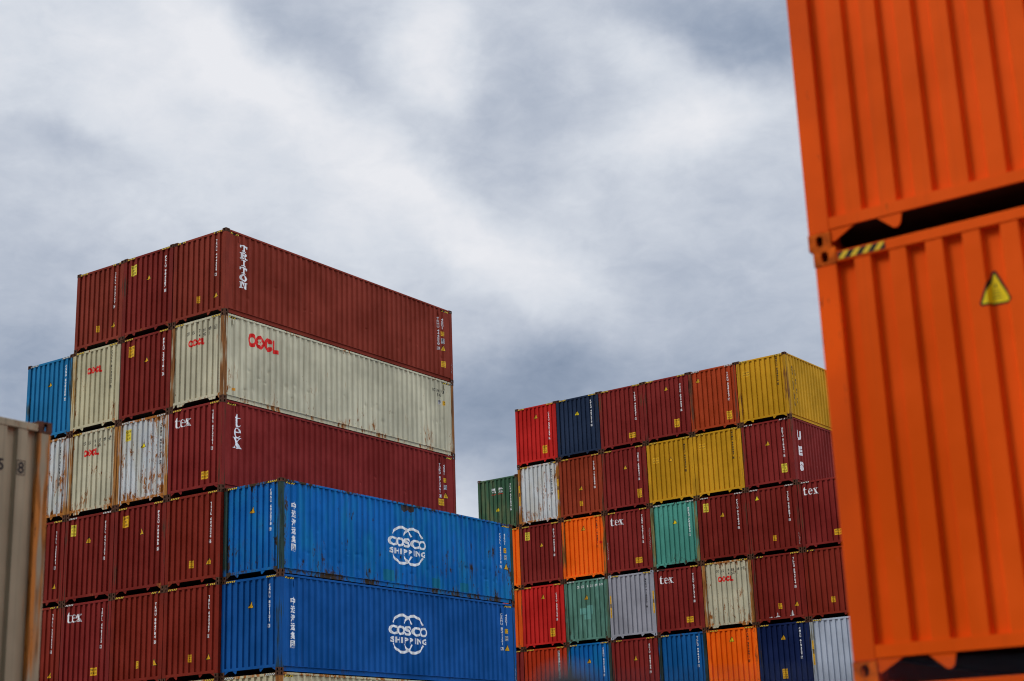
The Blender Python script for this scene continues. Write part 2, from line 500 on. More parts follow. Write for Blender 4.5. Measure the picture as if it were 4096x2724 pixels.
# ------------------------------------------------------------------ lettering and shapes (flat, x right / y up)
_gl = {}
def curve_to_mesh(cv):
    o = bpy.data.objects.new('tmp', cv); C.objects.link(o)
    dg = bpy.context.evaluated_depsgraph_get(); dg.update()
    me = bpy.data.meshes.new_from_object(o.evaluated_get(dg))
    vs = [(v.co.x, v.co.y) for v in me.vertices]; fs = [tuple(p.vertices) for p in me.polygons]
    bpy.data.objects.remove(o); bpy.data.curves.remove(cv); bpy.data.meshes.remove(me)
    return vs, fs
def glyph(ch, bold=0.02):
    k = (ch, bold)
    if k not in _gl:
        cv = bpy.data.curves.new('g', 'FONT'); cv.body = ch; cv.offset = bold; cv.resolution_u = 3
        vs, fs = curve_to_mesh(cv)
        if vs:
            x0 = min(v[0] for v in vs); x1 = max(v[0] for v in vs)
            y0 = min(v[1] for v in vs); y1 = max(v[1] for v in vs)
        else: x0 = x1 = y0 = y1 = 0
        _gl[k] = (vs, fs, x0, x1, y0, y1)
    return _gl[k]
class Flat:
    """a flat drawing made of layers; each face keeps (layer, material)"""
    def __init__(s): s.v = []; s.f = []; s.m = []; s.lay = []; s.L = 0
    def add(s, vs, fs, mat=0, lay=None):
        n = len(s.v); s.v += vs; s.f += [tuple(n + i for i in q) for q in fs]; s.m += [mat] * len(fs); s.lay += [s.L if lay is None else lay] * len(vs)
    def up(s): s.L += 1
    def rect(s, x0, y0, x1, y1, mat=0): s.add([(x0, y0), (x1, y0), (x1, y1), (x0, y1)], [(0, 1, 2, 3)], mat)
    def poly(s, pts, mat=0): s.loops([pts], mat)
    def loops(s, loops, mat=0):
        cv = bpy.data.curves.new('s', 'CURVE'); cv.dimensions = '2D'; cv.fill_mode = 'BOTH'
        for lp in loops:
            sp = cv.splines.new('POLY'); sp.points.add(len(lp) - 1)
            for i, p in enumerate(lp): sp.points[i].co = (p[0], p[1], 0, 1)
            sp.use_cyclic_u = True
        vs, fs = curve_to_mesh(cv); s.add(vs, fs, mat)
    def char(s, ch, x, y, w_, h, mat=0, bold=0.02, fit=True, slant=0.0):
        """draw ch in the box centred at x with baseline y, cap height h"""
        vs, fs, x0, x1, y0, y1 = glyph(ch, bold)
        if not vs: return
        gw = max(1e-6, x1 - x0)
        hh = y1 - y0 if fit else 0.72
        sy = h / hh; tw = w_ if gw > 0.30 else w_ * gw / 0.55
        sx = tw / gw
        s.add([((v[0] - (x0 + x1) / 2) * sx + x + (v[1] - y0) * sy * slant, (v[1] - y0) * sy + y) for v in vs], fs, mat)
    def xform(s, fn): s.v = [fn(*p) for p in s.v]
    def place(s, name, wall, parent, mats, off=0.0025, flat_depth=None, bold=0, label=None, on=None):
        """wrap the drawing onto the corrugated wall ('E' end, 'S' side) of a container"""
        me = bpy.data.meshes.new(name)
        me.from_pydata([(v[0], 0, v[1]) for v in s.v], [], s.f)
        for mm in mats: me.materials.append(mm)
        for p, i in zip(me.polygons, s.m): p.material_index = i
        bm = bmesh.new(); bm.from_mesh(me)
        lay = bm.verts.layers.int.new('lay')
        bm.verts.ensure_lookup_table()
        for v, L_ in zip(bm.verts, s.lay): v[lay] = L_
        pts = EP if wall == 'E' else SP
        if flat_depth is None:
            x0 = min(v[0] for v in s.v); x1 = max(v[0] for v in s.v)
            for (a, _) in pts:
                if x0 < a < x1:
                    bmesh.ops.bisect_plane(bm, geom=bm.verts[:] + bm.edges[:] + bm.faces[:], plane_co=(a, 0, 0), plane_no=(1, 0, 0), dist=1e-6)
        bm.verts.ensure_lookup_table()
        # vertices made by the cut: take the layer of a neighbour
        for v in bm.verts:
            x, z = v.co.x, v.co.z
            L_ = max([v[lay]] + [e.other_vert(v)[lay] for e in v.link_edges])
            d = (prof(pts, x) if flat_depth is None else flat_depth) - off - 0.0006 * L_
            v.co = Vector((x - W / 2, d - LEN / 2, z)) if wall == 'E' else Vector((W / 2 - d, x - LEN / 2, z))
        if wall == 'S': pass
        bm.to_mesh(me); bm.free(); me.update()
        host = PARTS_OF[parent.name].get(on or ('end_panel' if wall == 'E' else 'side_panel'), parent)
        return put(name, me, None, host, label=label)

# --- letter shapes the site uses that no plain face gives: a bold roman t e x, slab capitals, a round logo
T_ = [(0, .64), (.0, .68), (.10, .74), (.20, .86), (.25, .98), (.33, .98), (.33, .70), (.54, .70), (.54, .64), (.33, .64), (.33, .20), (.36, .11), (.43, .08), (.50, .10), (.55, .15), (.58, .12), (.52, .03), (.42, -.02), (.30, -.02), (.17, .02), (.11, .12), (.11, .64)]
def ell(cx, cy, rx, ry, a0, a1, n=18):
    return [(cx + rx * math.cos(R(a0 + (a1 - a0) * i / n)), cy + ry * math.sin(R(a0 + (a1 - a0) * i / n))) for i in range(n + 1)]
E_out = ell(.33, .35, .33, .37, 2, 330, 30) + [(.56, .17), (.50, .10), (.42, .07)] + ell(.40, .36, .20, .29, 262, 182, 10) + [(.19, .362)]
E_hole = ell(.345, .42, .155, .25, 4, 176, 14)
X_ = [[(.05, .66), (.30, .66), (.66, .04), (.41, .04)], [(.53, .66), (.595, .66), (.15, .04), (.085, .04)],
      [(0, .66), (.36, .66), (.36, .705), (0, .705)], [(.44, .66), (.69, .66), (.69, .705), (.44, .705)],
      [(0, -.005), (.25, -.005), (.25, .04), (0, .04)], [(.34, -.005), (.73, -.005), (.73, .04), (.34, .04)]]
def draw_tex(F, letters):
    """letters: [(char, x, y, sx, sy)]"""
    for ch, x, y, sx, sy in letters:
        f_ = lambda pts: [(x + p[0] * sx, y + p[1] * sy) for p in pts]
        if ch == 't': F.loops([f_(T_)])
        elif ch == 'e': F.loops([f_(E_out), f_(E_hole)])
        else:
            for q in X_: F.poly(f_(q)); F.up()
def slab(ch):
    r_ = lambda a, b, c, d: [(a, b), (c, b), (c, d), (a, d)]
    if ch == 'T': return [[r_(.0, .80, 1, 1)], [r_(0, .60, .16, .81)], [r_(.84, .60, 1, .81)], [r_(.37, .08, .63, .90)], [r_(.20, 0, .80, .15)]]
    if ch == 'I': return [[r_(.18, .85, .82, 1)], [r_(.37, .05, .63, .95)], [r_(.18, 0, .82, .15)]]
    if ch == 'R': return [[r_(.0, .85, .50, 1)], [r_(.12, .05, .36, .95)], [r_(0, 0, .48, .15)],
                          [[(.3, 1), (.64, 1), (.84, .95), (.95, .83), (.95, .64), (.84, .51), (.64, .44), (.3, .44)], [(.33, .84), (.58, .84), (.67, .79), (.69, .72), (.66, .65), (.56, .60), (.33, .60)]],
                          [[(.46, .50), (.72, .50), (.88, .16), (1.02, .16), (1.02, 0), (.68, 0)]]]
    if ch == 'N': return [[r_(0, .85, .34, 1)], [r_(.08, .05, .27, .95)], [r_(0, 0, .40, .15)], [[(.08, 1), (.36, 1), (.95, 0), (.70, 0)]], [r_(.76, .0, .95, .92)], [r_(.60, .85, 1.03, 1)]]
    if ch == 'O': return [[ell(.5, .5, .52, .54, 0, 345, 23), ell(.5, .5, .25, .36, 0, 345, 23)]]
def draw_logo(F, x, y, sx, sy):
    """round red four-letter word mark, the second ring opened by a five-petalled blossom; unit box 4 x 1.15"""
    f_ = lambda pts: [(x + p[0] * sx / 4.0, y + p[1] * sy / 1.15) for p in pts]
    F.loops([f_(ell(.55, .58, .55, .58, 0, 352, 28)), f_(ell(.56, .58, .26, .25, 0, 345, 20))]); F.up()
    fl = []
    for i in range(50):
        a = 2 * math.pi * i / 50 + 0.3
        q = 0.20 + 0.13 * abs(math.cos(2.5 * a))
        fl.append((1.62 + q * math.cos(a) * 1.1, .58 + q * math.sin(a)))
    F.loops([f_(ell(1.60, .58, .56, .58, 0, 352, 28)), f_(fl)]); F.up()
    F.poly(f_(ell(1.62, .58, .07, .07, 0, 330, 11))); F.up()
    for i in range(10):
        a = 2 * math.pi * i / 10
        c, s_ = math.cos(a), math.sin(a)
        F.poly(f_([(1.62 + c * .10 - s_ * .008, .58 + s_ * .10 + c * .008), (1.62 + c * .19 - s_ * .012, .58 + s_ * .19 + c * .012), (1.62 + c * .19 + s_ * .012, .58 + s_ * .19 - c * .012), (1.62 + c * .10 + s_ * .008, .58 + s_ * .10 - c * .008)]))
    F.up()
    F.poly(f_(ell(2.68, .58, .58, .58, 32, 328, 26) + [(3.10, .46), (2.72, .44), (2.62, .33), (2.50, .38), (2.45, .58), (2.50, .78), (2.62, .83), (2.72, .71), (3.10, .70)])); F.up()
    F.poly(f_([(3.22, 0), (4.0, 0), (4.0, .34), (3.54, .34), (3.54, 1.12), (3.22, 1.12)])); F.up()

# --- decal builders -------------------------------------------------------
def serial(root, text, wall, x, ztop, zbot, col=WHITE, w_=0.076, panel=None):
    """upright column of characters, check digit in a box"""
    if wall == 'E': x = 1.968 if x < 2.04 else 2.080      # painted on a flat of the ribbing, never on a slope
    words = text.split(' ')
    tot = len(text.replace(' ', '')) + 0.55 * (len(words) - 1)
    pitch = (ztop - zbot) / tot
    h = pitch * 0.84
    names = ['owner_code', 'serial_number', 'check_digit'] if len(words) == 3 else ['size_code']
    if panel:
        F = Flat(); F.rect(x - 0.06, zbot - 0.02, x + 0.06, ztop + 0.02, 0)
        F.place('number_panel', wall, root, [vinyl('panel_white', (0.70, 0.70, 0.68))], off=0.0015)
    mats = [vinyl('ink_white', WHITE, 0.35)] if col == WHITE else [vinyl('ink_black', BLACK, 0.2, (0.3, 0.28, 0.22))]
    z = ztop
    for name, word in zip(names, words):
        F = Flat()
        for ch in word:
            F.char(ch, x, z - h, w_, h, 0, bold=0.034 if wall == 'E' else 0.012)
            if name == 'check_digit' and not panel:
                a, b, t_ = w_ * 0.72, h * 0.10, 0.007
                F.up()
                F.rect(x - a, z - h - b, x + a, z - h - b + t_); F.rect(x - a, z + b - t_, x + a, z + b)
                F.rect(x - a, z - h - b + t_, x - a + t_, z + b - t_); F.rect(x + a - t_, z - h - b + t_, x + a, z + b - t_)
            z -= pitch
        z -= pitch * 0.55
        F.place(name, wall, root, mats)
def row_chars(root, items, *a, **k_):
    """a row of characters; each cluster between wide gaps is a part of its own"""
    grp = [[items[0]]]
    for p, q in zip(items, items[1:]):
        if q[1] - p[1] > 0.125: grp.append([])
        grp[-1].append(q)
    bl = k_.pop('box_last', False)
    for n_, g_ in enumerate(grp): _row_chars(root, g_, *a, box_last=bl and n_ == len(grp) - 1, **k_)
def _row_chars(root, items, wall, col, h=0.10, w_=0.06, box_last=False):
    F = Flat()
    for i, (ch, x, z) in enumerate(items):
        F.char(ch, x, z, w_, h, 0, bold=0.02)
        if box_last and i == len(items) - 1:
            a, b, t_ = 0.05, 0.015, 0.006; F.up()
            F.rect(x - a, z - b, x + a, z - b + t_); F.rect(x - a, z + h + b - t_, x + a, z + h + b)
            F.rect(x - a, z - b + t_, x - a + t_, z + h + b - t_); F.rect(x + a - t_, z - b + t_, x + a, z + h + b - t_)
    return F.place('serial_number', wall, root, [vinyl('ink_white', WHITE, 0.35)] if col == WHITE else [vinyl('ink_black', BLACK, 0.2, (0.3, 0.28, 0.22))])
YEL = (0.80, 0.42, 0.01); YEL2 = (0.80, 0.62, 0.05)
def triangle(root, x, z, wall='E', s=0.25, big=False, pale=False):
    """black-edged yellow warning triangle; x = left corner, z = lower edge"""
    F = Flat(); h = s * (1.08 if big else 0.88)
    F.poly([(x + 0.012, z - 0.004), (x + s - 0.012, z - 0.004), (x + s, z + 0.012), (x + s / 2 + 0.012, z + h), (x + s / 2 - 0.012, z + h), (x, z + 0.012)], 1); F.up()
    b = s * 0.050
    F.poly([(x + b * 1.5, z + b * 0.8), (x + s - b * 1.5, z + b * 0.8), (x + s / 2, z + h - b * 1.6)], 0); F.up()
    for q in range(3):
        F.rect(x + s * (0.36 + 0.02 * q), z + s * (0.20 + 0.10 * q), x + s * (0.66 - 0.03 * q), z + s * (0.225 + 0.10 * q), 1)
    F.poly([(x + s * .50, z + s * .50), (x + s * .535, z + s * .60), (x + s * .50, z + s * .68), (x + s * .47, z + s * .60)], 1)
    return F.place('warning_sticker', wall, root, [vinyl('sticker_lemon_bright', (0.92, 0.70, 0.01), 0.0) if (pale or big) else vinyl('sticker_yellow', YEL, 0.1), vinyl('ink_black', BLACK)])
def caution(root, x0, z0, x1, z1, lines, wall='E', pale=False):
    F = Flat(); F.rect(x0, z0, x1, z1, 0); F.up()
    n = len(lines); hh = (z1 - z0) / (n + 0.35)
    for i, ln in enumerate(lines):
        h = hh * 0.62; zb = z1 - hh * (i + 0.95)
        n_ = len(ln); cw = (x1 - x0) * 0.90 / max(n_, 5)
        xs = (x0 + x1) / 2 - cw * (n_ - 1) / 2
        for j, ch in enumerate(ln):
            if ch == "'" or ch == '"':
                F.rect(xs + j * cw - 0.003, zb + h * 0.7, xs + j * cw + 0.003, zb + h, 1)
            else: F.char(ch, xs + j * cw, zb, cw * 0.78, h, 1, bold=0.03)
    return F.place('caution_label', wall, root, [vinyl('sticker_lemon', YEL2, 0.1) if pale else vinyl('sticker_yellow', YEL, 0.1), vinyl('ink_black', BLACK)])
CAU3 = ['CAUTION', "9'6\"", 'HIGH']; CAU2 = ['CAUTION', "2.9m 9'6 HIGH"]; CAUL = ['CAUTION', 'HIGH TRAILER']; CAU4 = ['CAUTION', "9'6\"", 'HIGH', 'CONTAINER']
def hazard(root, H, wall='E', white=False, only=None, worn=0.0, length=0.40):
    """slanted two-tone stripes beside the top castings"""
    for side in (0, 1):
        if only is not None and side != only: continue
        F = Flat()
        ln = length; zc = H - 0.098 if wall == 'E' else H - 0.150
        hh = 0.052
        T = W if wall == 'E' else LEN
        x0 = 0.175 if wall == 'E' else 0.22
        if side: x0 = T - x0 - ln
        rr = random.Random(hash((round(root.location.x, 2), round(root.location.z, 2), side)) & 0xffff)
        F.rect(x0, zc, x0 + ln, zc + hh, 1); F.up()
        n = 5 if ln > .35 else 4; p = ln / n
        for i in range(n):
            if rr.random() < worn: continue
            a = x0 + i * p + 0.002
            F.add([(a, zc + .001), (a + p * 0.48, zc + .001), (min(a + p * 0.98, x0 + ln), zc + hh - .001), (a + p * 0.5, zc + hh - .001)], [(0, 1, 2, 3)], 0)
        wh = white if isinstance(white, bool) else white[side]
        mats = [vinyl('stripe_white', (0.72, 0.70, 0.62), 0.3) if wh else vinyl('stripe_yellow', (0.86, 0.56, 0.03), 0.25), vinyl('stripe_black', (0.02, 0.018, 0.016))]
        F.place('hazard_stripe', wall, root, mats, flat_depth=0.006 if wall == 'E' else None, on='top_end_rail' if wall == 'E' else None)
def post_strip(root, which, z0=0.98, z1=1.97):
    """tall yellow caution strip on a corner post, black block in its middle"""
    x0 = 0.045 if which == 0 else W - 0.118
    F = Flat(); F.rect(x0, z0, x0 + 0.075, z1, 0); F.up()
    txt = 'CAUTION HIGH CONTAINER'; p = (z1 - z0 - 0.03) / len(txt)
    z = z1 - 0.015
    i0, i1 = 8, 12
    F.rect(x0 + 0.004, z - p * i1, x0 + 0.071, z - p * (i0 - 0.4), 1); F.up()
    for i, ch in enumerate(txt):
        if ch != ' ': F.char(ch, x0 + 0.0375, z - p * (i + 0.88), 0.030, p * 0.70, 0 if i0 <= i < i1 else 1, bold=0.03)
    F.place('caution_strip', 'E', root, [vinyl('sticker_yellow', YEL, 0.1), vinyl('ink_black', BLACK)], flat_depth=0.004, on='corner_post' if which == 0 else 'right_post')
def tex(root, wall='E', x=0.27, z=2.25):
    F = Flat()
    draw_tex(F, [('t', x, z, .34, .35), ('e', x + .24, z, .33, .35), ('x', x + .47, z, .33, .35)])
    F.place('company_lettering', wall, root, [vinyl('ink_white', WHITE, 0.2)])
def tex_tall(root):
    F = Flat()
    draw_tex(F, [('t', .58, 2.08, .42, .43), ('e', .54, 1.72, .46, .46), ('x', .50, 1.37, .52, .50)])
    F.place('company_lettering', 'S', root, [vinyl('ink_white', WHITE, 0.12)])
def small_sq(root, s0, z0, s1, z1, yellow=True, txt=('2.9m', "9'6")):
    F = Flat(); F.rect(s0, z0, s1, z1, 0); F.up()
    hh = (z1 - z0) / 2.3
    if not yellow: F.rect(s0 + .008, z0 + .008, s1 - .008, z1 - .008, 1); F.up()
    for i, ln in enumerate(txt):
        cw = (s1 - s0) * .8 / len(ln); xs = (s0 + s1) / 2 - cw * (len(ln) - 1) / 2
        for j, ch in enumerate(ln):
            if ch not in "'.": F.char(ch, xs + j * cw, z1 - hh * (i + 1.0), cw * .75, hh * .72, 1 if yellow else 0, bold=0.03)
    mats = [vinyl('sticker_yellow', YEL, 0.1), vinyl('ink_black', BLACK)] if yellow else [vinyl('ink_white', WHITE), plain('plate_dark', (0.06, 0.05, 0.06))]
    F.place('size_plate', 'S', root, mats)
def scribble(root, wall, x, z, h, seed, flat=0.004, col=(0.6, 0.58, 0.55)):
    """chalked hand marks on a post"""
    rr = random.Random(seed); F = Flat()
    zz = z
    for i in range(int(h / 0.10)):
        pts = [(x + rr.uniform(-.035, .035), zz - 0.085 * k / 3 + rr.uniform(-.012, .012)) for k in range(4)]
        for (a, b) in zip(pts, pts[1:]):
            dx, dz = b[0] - a[0], b[1] - a[1]; L_ = math.hypot(dx, dz) + 1e-6; nx, nz = -dz / L_ * .0035, dx / L_ * .0035
            F.add([(a[0] - nx, a[1] - nz), (b[0] - nx, b[1] - nz), (b[0] + nx, b[1] + nz), (a[0] + nx, a[1] + nz)], [(0, 1, 2, 3)]); F.up()
        F.L = 0
        zz -= 0.10
    F.place('chalk_mark', wall, root, [vinyl('chalk', col, 0.5)], flat_depth=flat)
def lash_plate(root, s, H):
    b = MB(); x = W - 0.014
    b.box((x - 0.001, s - 0.035, H - 0.36), (x + 0.010, s + 0.035, H - 0.17))
    b.box((x + 0.010, s - 0.030, H - 0.355), (x + 0.020, s - 0.012, H - 0.20))
    put('vent_cover', b.mesh('vent_cover'), PLACED_MATS[root.name], root)
PLACED_MATS = {}
PARTS_OF = {}

# ------------------------------------------------------------------ the container
DIRTY = (0.075, 0.030, 0.015)
def container(label, loc, yaw, color, H=STOREY, tabs='point', rust=0.05, streak=0.3, post=0.35, post_rust=(0.22, 0.075, 0.025),
              cast=DIRTY, group=None, key=None, tint=None, rail=None, scuff=0.1, dents=0, hidden=False, warp=0.5, bare=False, rcol=None):
    root = bpy.data.objects.new('shipping_container', None); C.objects.link(root)
    root.empty_display_size = 0.5
    root.location = loc; root.rotation_euler = (0, 0, yaw)
    root['label'] = label; root['category'] = 'shipping container'
    if group: root['group'] = group
    col = COL[color]
    L_ = lib(H, tabs)
    key = key or color
    pm = paint(key, col, rust, streak, scuff, tint, warp=warp, rcol=rcol)
    postm = rusty_post(key, col, post, post_rust)
    castm = plain('casting_' + key, cast, 0.85, 0.45, 9.0)
    railm = paint('rail_' + key, COL[rail] if rail else col, min(1, rust * 1.8 + 0.03), streak, scuff, tint, warp=0.2, rcol=rcol)
    if not bare:
      for me in L_['corner_casting']: put('corner_casting', me, castm, root)
    pp = PARTS_OF[root.name] = {}
    posts = [put('corner_post', me, postm, root) for me in L_['corner_post']]
    pp['corner_post'], pp['right_post'] = posts[0], posts[1]
    pp['end_panel'] = put('end_panel', L_['end_panel'], pm, root); put('end_panel', L_['end_panel'], pm, root, flip=True)
    sm = wall_mesh('side_panel', SP, True, 0.165, H - 0.080, seed=dents, rows=70) if dents else L_['side_panel']
    pp['side_panel'] = put('side_panel', sm, pm, root); put('side_panel', L_['side_panel'], pm, root, flip=True)
    for n_ in ('top_end_rail', 'bottom_end_rail', 'top_side_rail', 'bottom_side_rail'):
        pp[n_] = put(n_, L_[n_], railm, root); put(n_, L_[n_], railm, root, flip=True)
    put('roof_panel', L_['roof_panel'], pm, root)
    put('floor_frame', L_['floor_frame'], plain('underframe', (0.03, 0.022, 0.018)), root)
    PLACED_MATS[root.name] = pm
    return root
GL, GR = 'containers in the left stack', 'containers in the right stack'
PL, PR, YR = 2.4565, 2.4585, -0.0307
RX, RY = 7.3818, 26.4513
def at(block, col, tier, H=STOREY):
    z = (6 - tier) * STOREY
    if block == 'L':
        x, y = col * PL, 0.0
        if col == 1: x, y = 2.4435, 0.099
        rr = random.Random(col * 31 + tier * 7); y += rr.uniform(-.012, .012)
        return (x - W / 2, y + LEN / 2, z), 0.0
    c, s_ = math.cos(YR), math.sin(YR)
    rr = random.Random(col * 17 + tier * 5 + 3)
    lx, ly = col * PR - W / 2, LEN / 2 + rr.uniform(-.015, .015)
    return (RX + c * lx - s_ * ly, RY + s_ * lx + c * ly, z), YR

# name of finish: paint colour + wear (rust, streak, post rust, rust colour, tint, scuff)
FIN = {
    'maroon': dict(color='maroon', rust=.03, streak=.25, post=.30, post_rust=(.13, .04, .018)),
    'maroonB': dict(color='brick', rust=.03, streak=.2, post=.25, post_rust=(.11, .035, .016)),
    'dark': dict(color='darkred', rust=.04, streak=.35, post=.35, post_rust=(.10, .032, .016)),
    'ox': dict(color='oxblood', rust=.03, streak=.3, post=.4, post_rust=(.08, .028, .016)),
    'wine': dict(color='wine', rust=.03, streak=.3, post=.45, post_rust=(.13, .04, .016)),
    'red': dict(color='red', rust=.01, streak=.15, post=.15, post_rust=(.16, .03, .02)),
    'verm': dict(color='vermilion', rust=.03, streak=.35, post=.35, post_rust=(.14, .04, .02)),
    'ro': dict(color='rustorange', rust=.08, streak=.4, post=.5, post_rust=(.13, .045, .02)),
    'ro2': dict(color='russet', rust=.10, streak=.3, post=.5, post_rust=(.14, .045, .02)),
    'yel': dict(color='yellow', rust=.05, streak=.25, post=.2, post_rust=(.26, .12, .02), cast=(.10, .06, .02)),
    'yelR': dict(color='yellow', rust=.10, streak=.35, post=.55, post_rust=(.20, .07, .015)),
    'navy': dict(rcol=((.055, .035, .018), (.022, .014, .010)), color='navy', rust=.06, streak=.2, post=.5, post_rust=(.03, .026, .018)),
    'dnavy': dict(color='deepnavy', rust=.01, streak=.15, post=.3, post_rust=(.02, .022, .022)),
    'blue': dict(rcol=((.055, .035, .018), (.022, .014, .010)), color='blue', rust=.34, streak=.45, post=.95, post_rust=(.025, .055, .045), tint=(.006, .17, .36), scuff=.12),
    'blue2': dict(rcol=((.055, .035, .018), (.022, .014, .010)), color='blue2', rust=.07, streak=.2, post=.55, post_rust=(.020, .055, .085), scuff=.03),
    'blueL': dict(rcol=((.055, .035, .018), (.022, .014, .010)), color='blue', rust=.05, streak=.3, post=.8, post_rust=(.035, .06, .045), tint=(.006, .16, .34)),
    'mblue': dict(rcol=((.055, .035, .018), (.022, .014, .010)), color='midblue', rust=.12, streak=.35, post=.9, post_rust=(.02, .035, .03)),
    'sky': dict(rcol=((.055, .035, .018), (.022, .014, .010)), color='sky', rust=.10, streak=.45, post=.6, post_rust=(.05, .07, .06)),
    'cream': dict(color='cream', rust=.38, streak=.38, post=.72, post_rust=(.38, .15, .03)),
    'creamS': dict(color='cream', rust=.20, streak=.6, post=.85, post_rust=(.26, .10, .025)),
    'creamG': dict(color='cream2', rust=.20, streak=.22, post=.55, post_rust=(.42, .22, .05)),
    'creamB': dict(color='cream2', rust=.36, streak=.35, post=.95, post_rust=(.36, .13, .025)),
    'white': dict(color='white', rust=.58, streak=.25, post=.80, post_rust=(.42, .17, .03), tint=(.50, .47, .36)),
    'whiteR': dict(color='white', rust=.38, streak=.2, post=1.0, post_rust=(.40, .14, .02), tint=(.52, .50, .42)),
    'teal': dict(rcol=((.055, .035, .018), (.022, .014, .010)), color='teal', rust=.24, streak=.25, post=.8, post_rust=(.20, .17, .06)),
    'green': dict(rcol=((.055, .035, .018), (.022, .014, .010)), color='green', rust=.20, streak=.30, post=.75, post_rust=(.07, .05, .02), tint=(.13, .15, .07)),
    'sea': dict(rcol=((.055, .035, .018), (.022, .014, .010)), color='seagreen', rust=.16, streak=.25, post=.6, post_rust=(.08, .12, .07), tint=(.14, .32, .25)),
    'orange': dict(color='orange', rust=.02, streak=.15, post=.1, post_rust=(.5, .10, .01), cast=(.40, .10, .01)),
    'orangeW': dict(color='orange', rust=.14, streak=.3, post=.75, post_rust=(.24, .10, .02)),
    'orange2': dict(color='orange2', rust=.06, streak=.3, post=.4, post_rust=(.25, .07, .015)),
    'grey': dict(color='grey', rust=.0, streak=.1, post=.0, cast=(.33, .35, .39)),
    'pgrey': dict(color='palegrey', rust=.02, streak=.2, post=.6, post_rust=(.30, .30, .24)),
}
def put_box(block, col, tier, fin, label, H=STOREY, **kw):
    loc, yaw = at(block, col, tier)
    a = dict(FIN[fin]); a.update(kw)
    return container(label, loc, yaw, H=H, key=fin, group=GL if block == 'L' else GR, **a)
def dress(root, H=STOREY, ser=None, sercol=WHITE, sx=1.98, st=2.56, sb=1.26, tri=None, cau=None, hz='yy', worn=0.0, pale=False, panel=None):
    if hz:
        for sd_, ch in enumerate(hz):
            if ch != '-': hazard(root, H, 'E', white=(ch == 'w'), only=sd_, worn=worn)
    if ser: serial(root, ser, 'E', sx, st, sb, sercol, panel=panel)
    for t_ in (tri or []): triangle(root, t_[0], t_[1], s=0.24, pale=pale)
    for c_ in (cau or []):
        kind, x, z = c_
        if kind == 's': caution(root, x, z, x + .16, z + .23, CAU3)
        elif kind == 'p': caution(root, x, z, x + .27, z + .38, CAU3, pale=False)
        elif kind == 'w': caution(root, x, z, x + .27, z + .38, CAU3, pale=True)
        elif kind == 'l': caution(root, x, z, x + .35, z + .25, CAU2)
        elif kind == 'm': caution(root, x, z, x + .33, z + .26, CAUL)
        elif kind == 'c': caution(root, x, z, x + .23, z + .40, CAU4)
def word_mark(root, x=0.76, z=1.98, w_=0.74, h=0.235):
    F = Flat(); draw_logo(F, x, z, w_, h)
    F.place('company_logo', 'E', root, [vinyl('logo_red', (0.72, 0.012, 0.008), 0.1)])
def oo_row(root, digits, box=True):
    """owner code spaced out so that no character lands on a slope"""
    xs = [.717, .818, .965, 1.068, 1.318, 1.462, 1.568, 1.712, 1.818, 1.96, 2.068]
    row_chars(root, [(ch, x, 2.40 + (x - .7) * 0.0) for ch, x in zip(digits, xs)], 'E', BLACK, 0.115, 0.062, box_last=True)
    row_chars(root, [(ch, x, 2.25) for ch, x in zip('45G1', (1.318, 1.462, 1.568, 1.712))], 'E', BLACK, 0.115, 0.062)

# ================= left stack =================
MID, LOW = (1.13, 1.90), (1.86, 0.57)
b = put_box('L', -2, 0, 'maroon', 'dark red container numbered 773797, leftmost of the top tier of the left stack')
dress(b, ser='TLLU 773797 4', sx=2.0, tri=[LOW], cau=[('s', 1.11, .55)], worn=.2)
b = put_box('L', -1, 0, 'dark', 'dark red container numbered 984287, middle of the top tier with a large yellow label', rust=.06)
dress(b, ser='FCIU 984287 0', sx=2.05, tri=[MID], cau=[('w', .38, 2.20)])
b = put_box('L', 0, 0, 'maroon', 'top corner container of the left stack with upright white slab letters on its side', dents=4)
dress(b, ser='TRHU 444529 3', sx=2.02, st=2.60, sb=1.32, tri=[(1.88, .58)], cau=[('s', 1.13, .55)], worn=.2)
F = Flat()
for i, ch in enumerate('TRITON'):
    z = 2.265 - i * 0.255
    for q in slab(ch): F.loops([[(0.70 + p[0] * 0.33, z + p[1] * 0.225) for p in lp] for lp in q]); F.up()
    F.L = 0
F.place('company_lettering', 'S', b, [vinyl('ink_white', WHITE, 0.1)])
serial(b, 'TRHU 444529 3', 'S', 11.33, 2.46, 1.16, w_=0.088)
serial(b, '45G1', 'S', 11.60, 2.47, 2.02, w_=0.088)
small_sq(b, 11.52, 1.76, 11.68, 1.94); small_sq(b, 11.53, 1.46, 11.69, 1.66, False, ('IC', '87'))
triangle(b, 11.50, 1.17, 'S'); caution(b, 11.50, .52, 11.74, .76, CAU3, 'S')
hazard(b, STOREY, 'S', worn=.2); lash_plate(b, 0.60, STOREY); lash_plate(b, 11.36, STOREY)
scribble(b, 'S', 12.10, 0.75, 0.45, 5, flat=0.004)
scribble(b, 'E', 1.55, 1.9, 0.6, 15, flat=0.057, col=(.35, .22, .18))

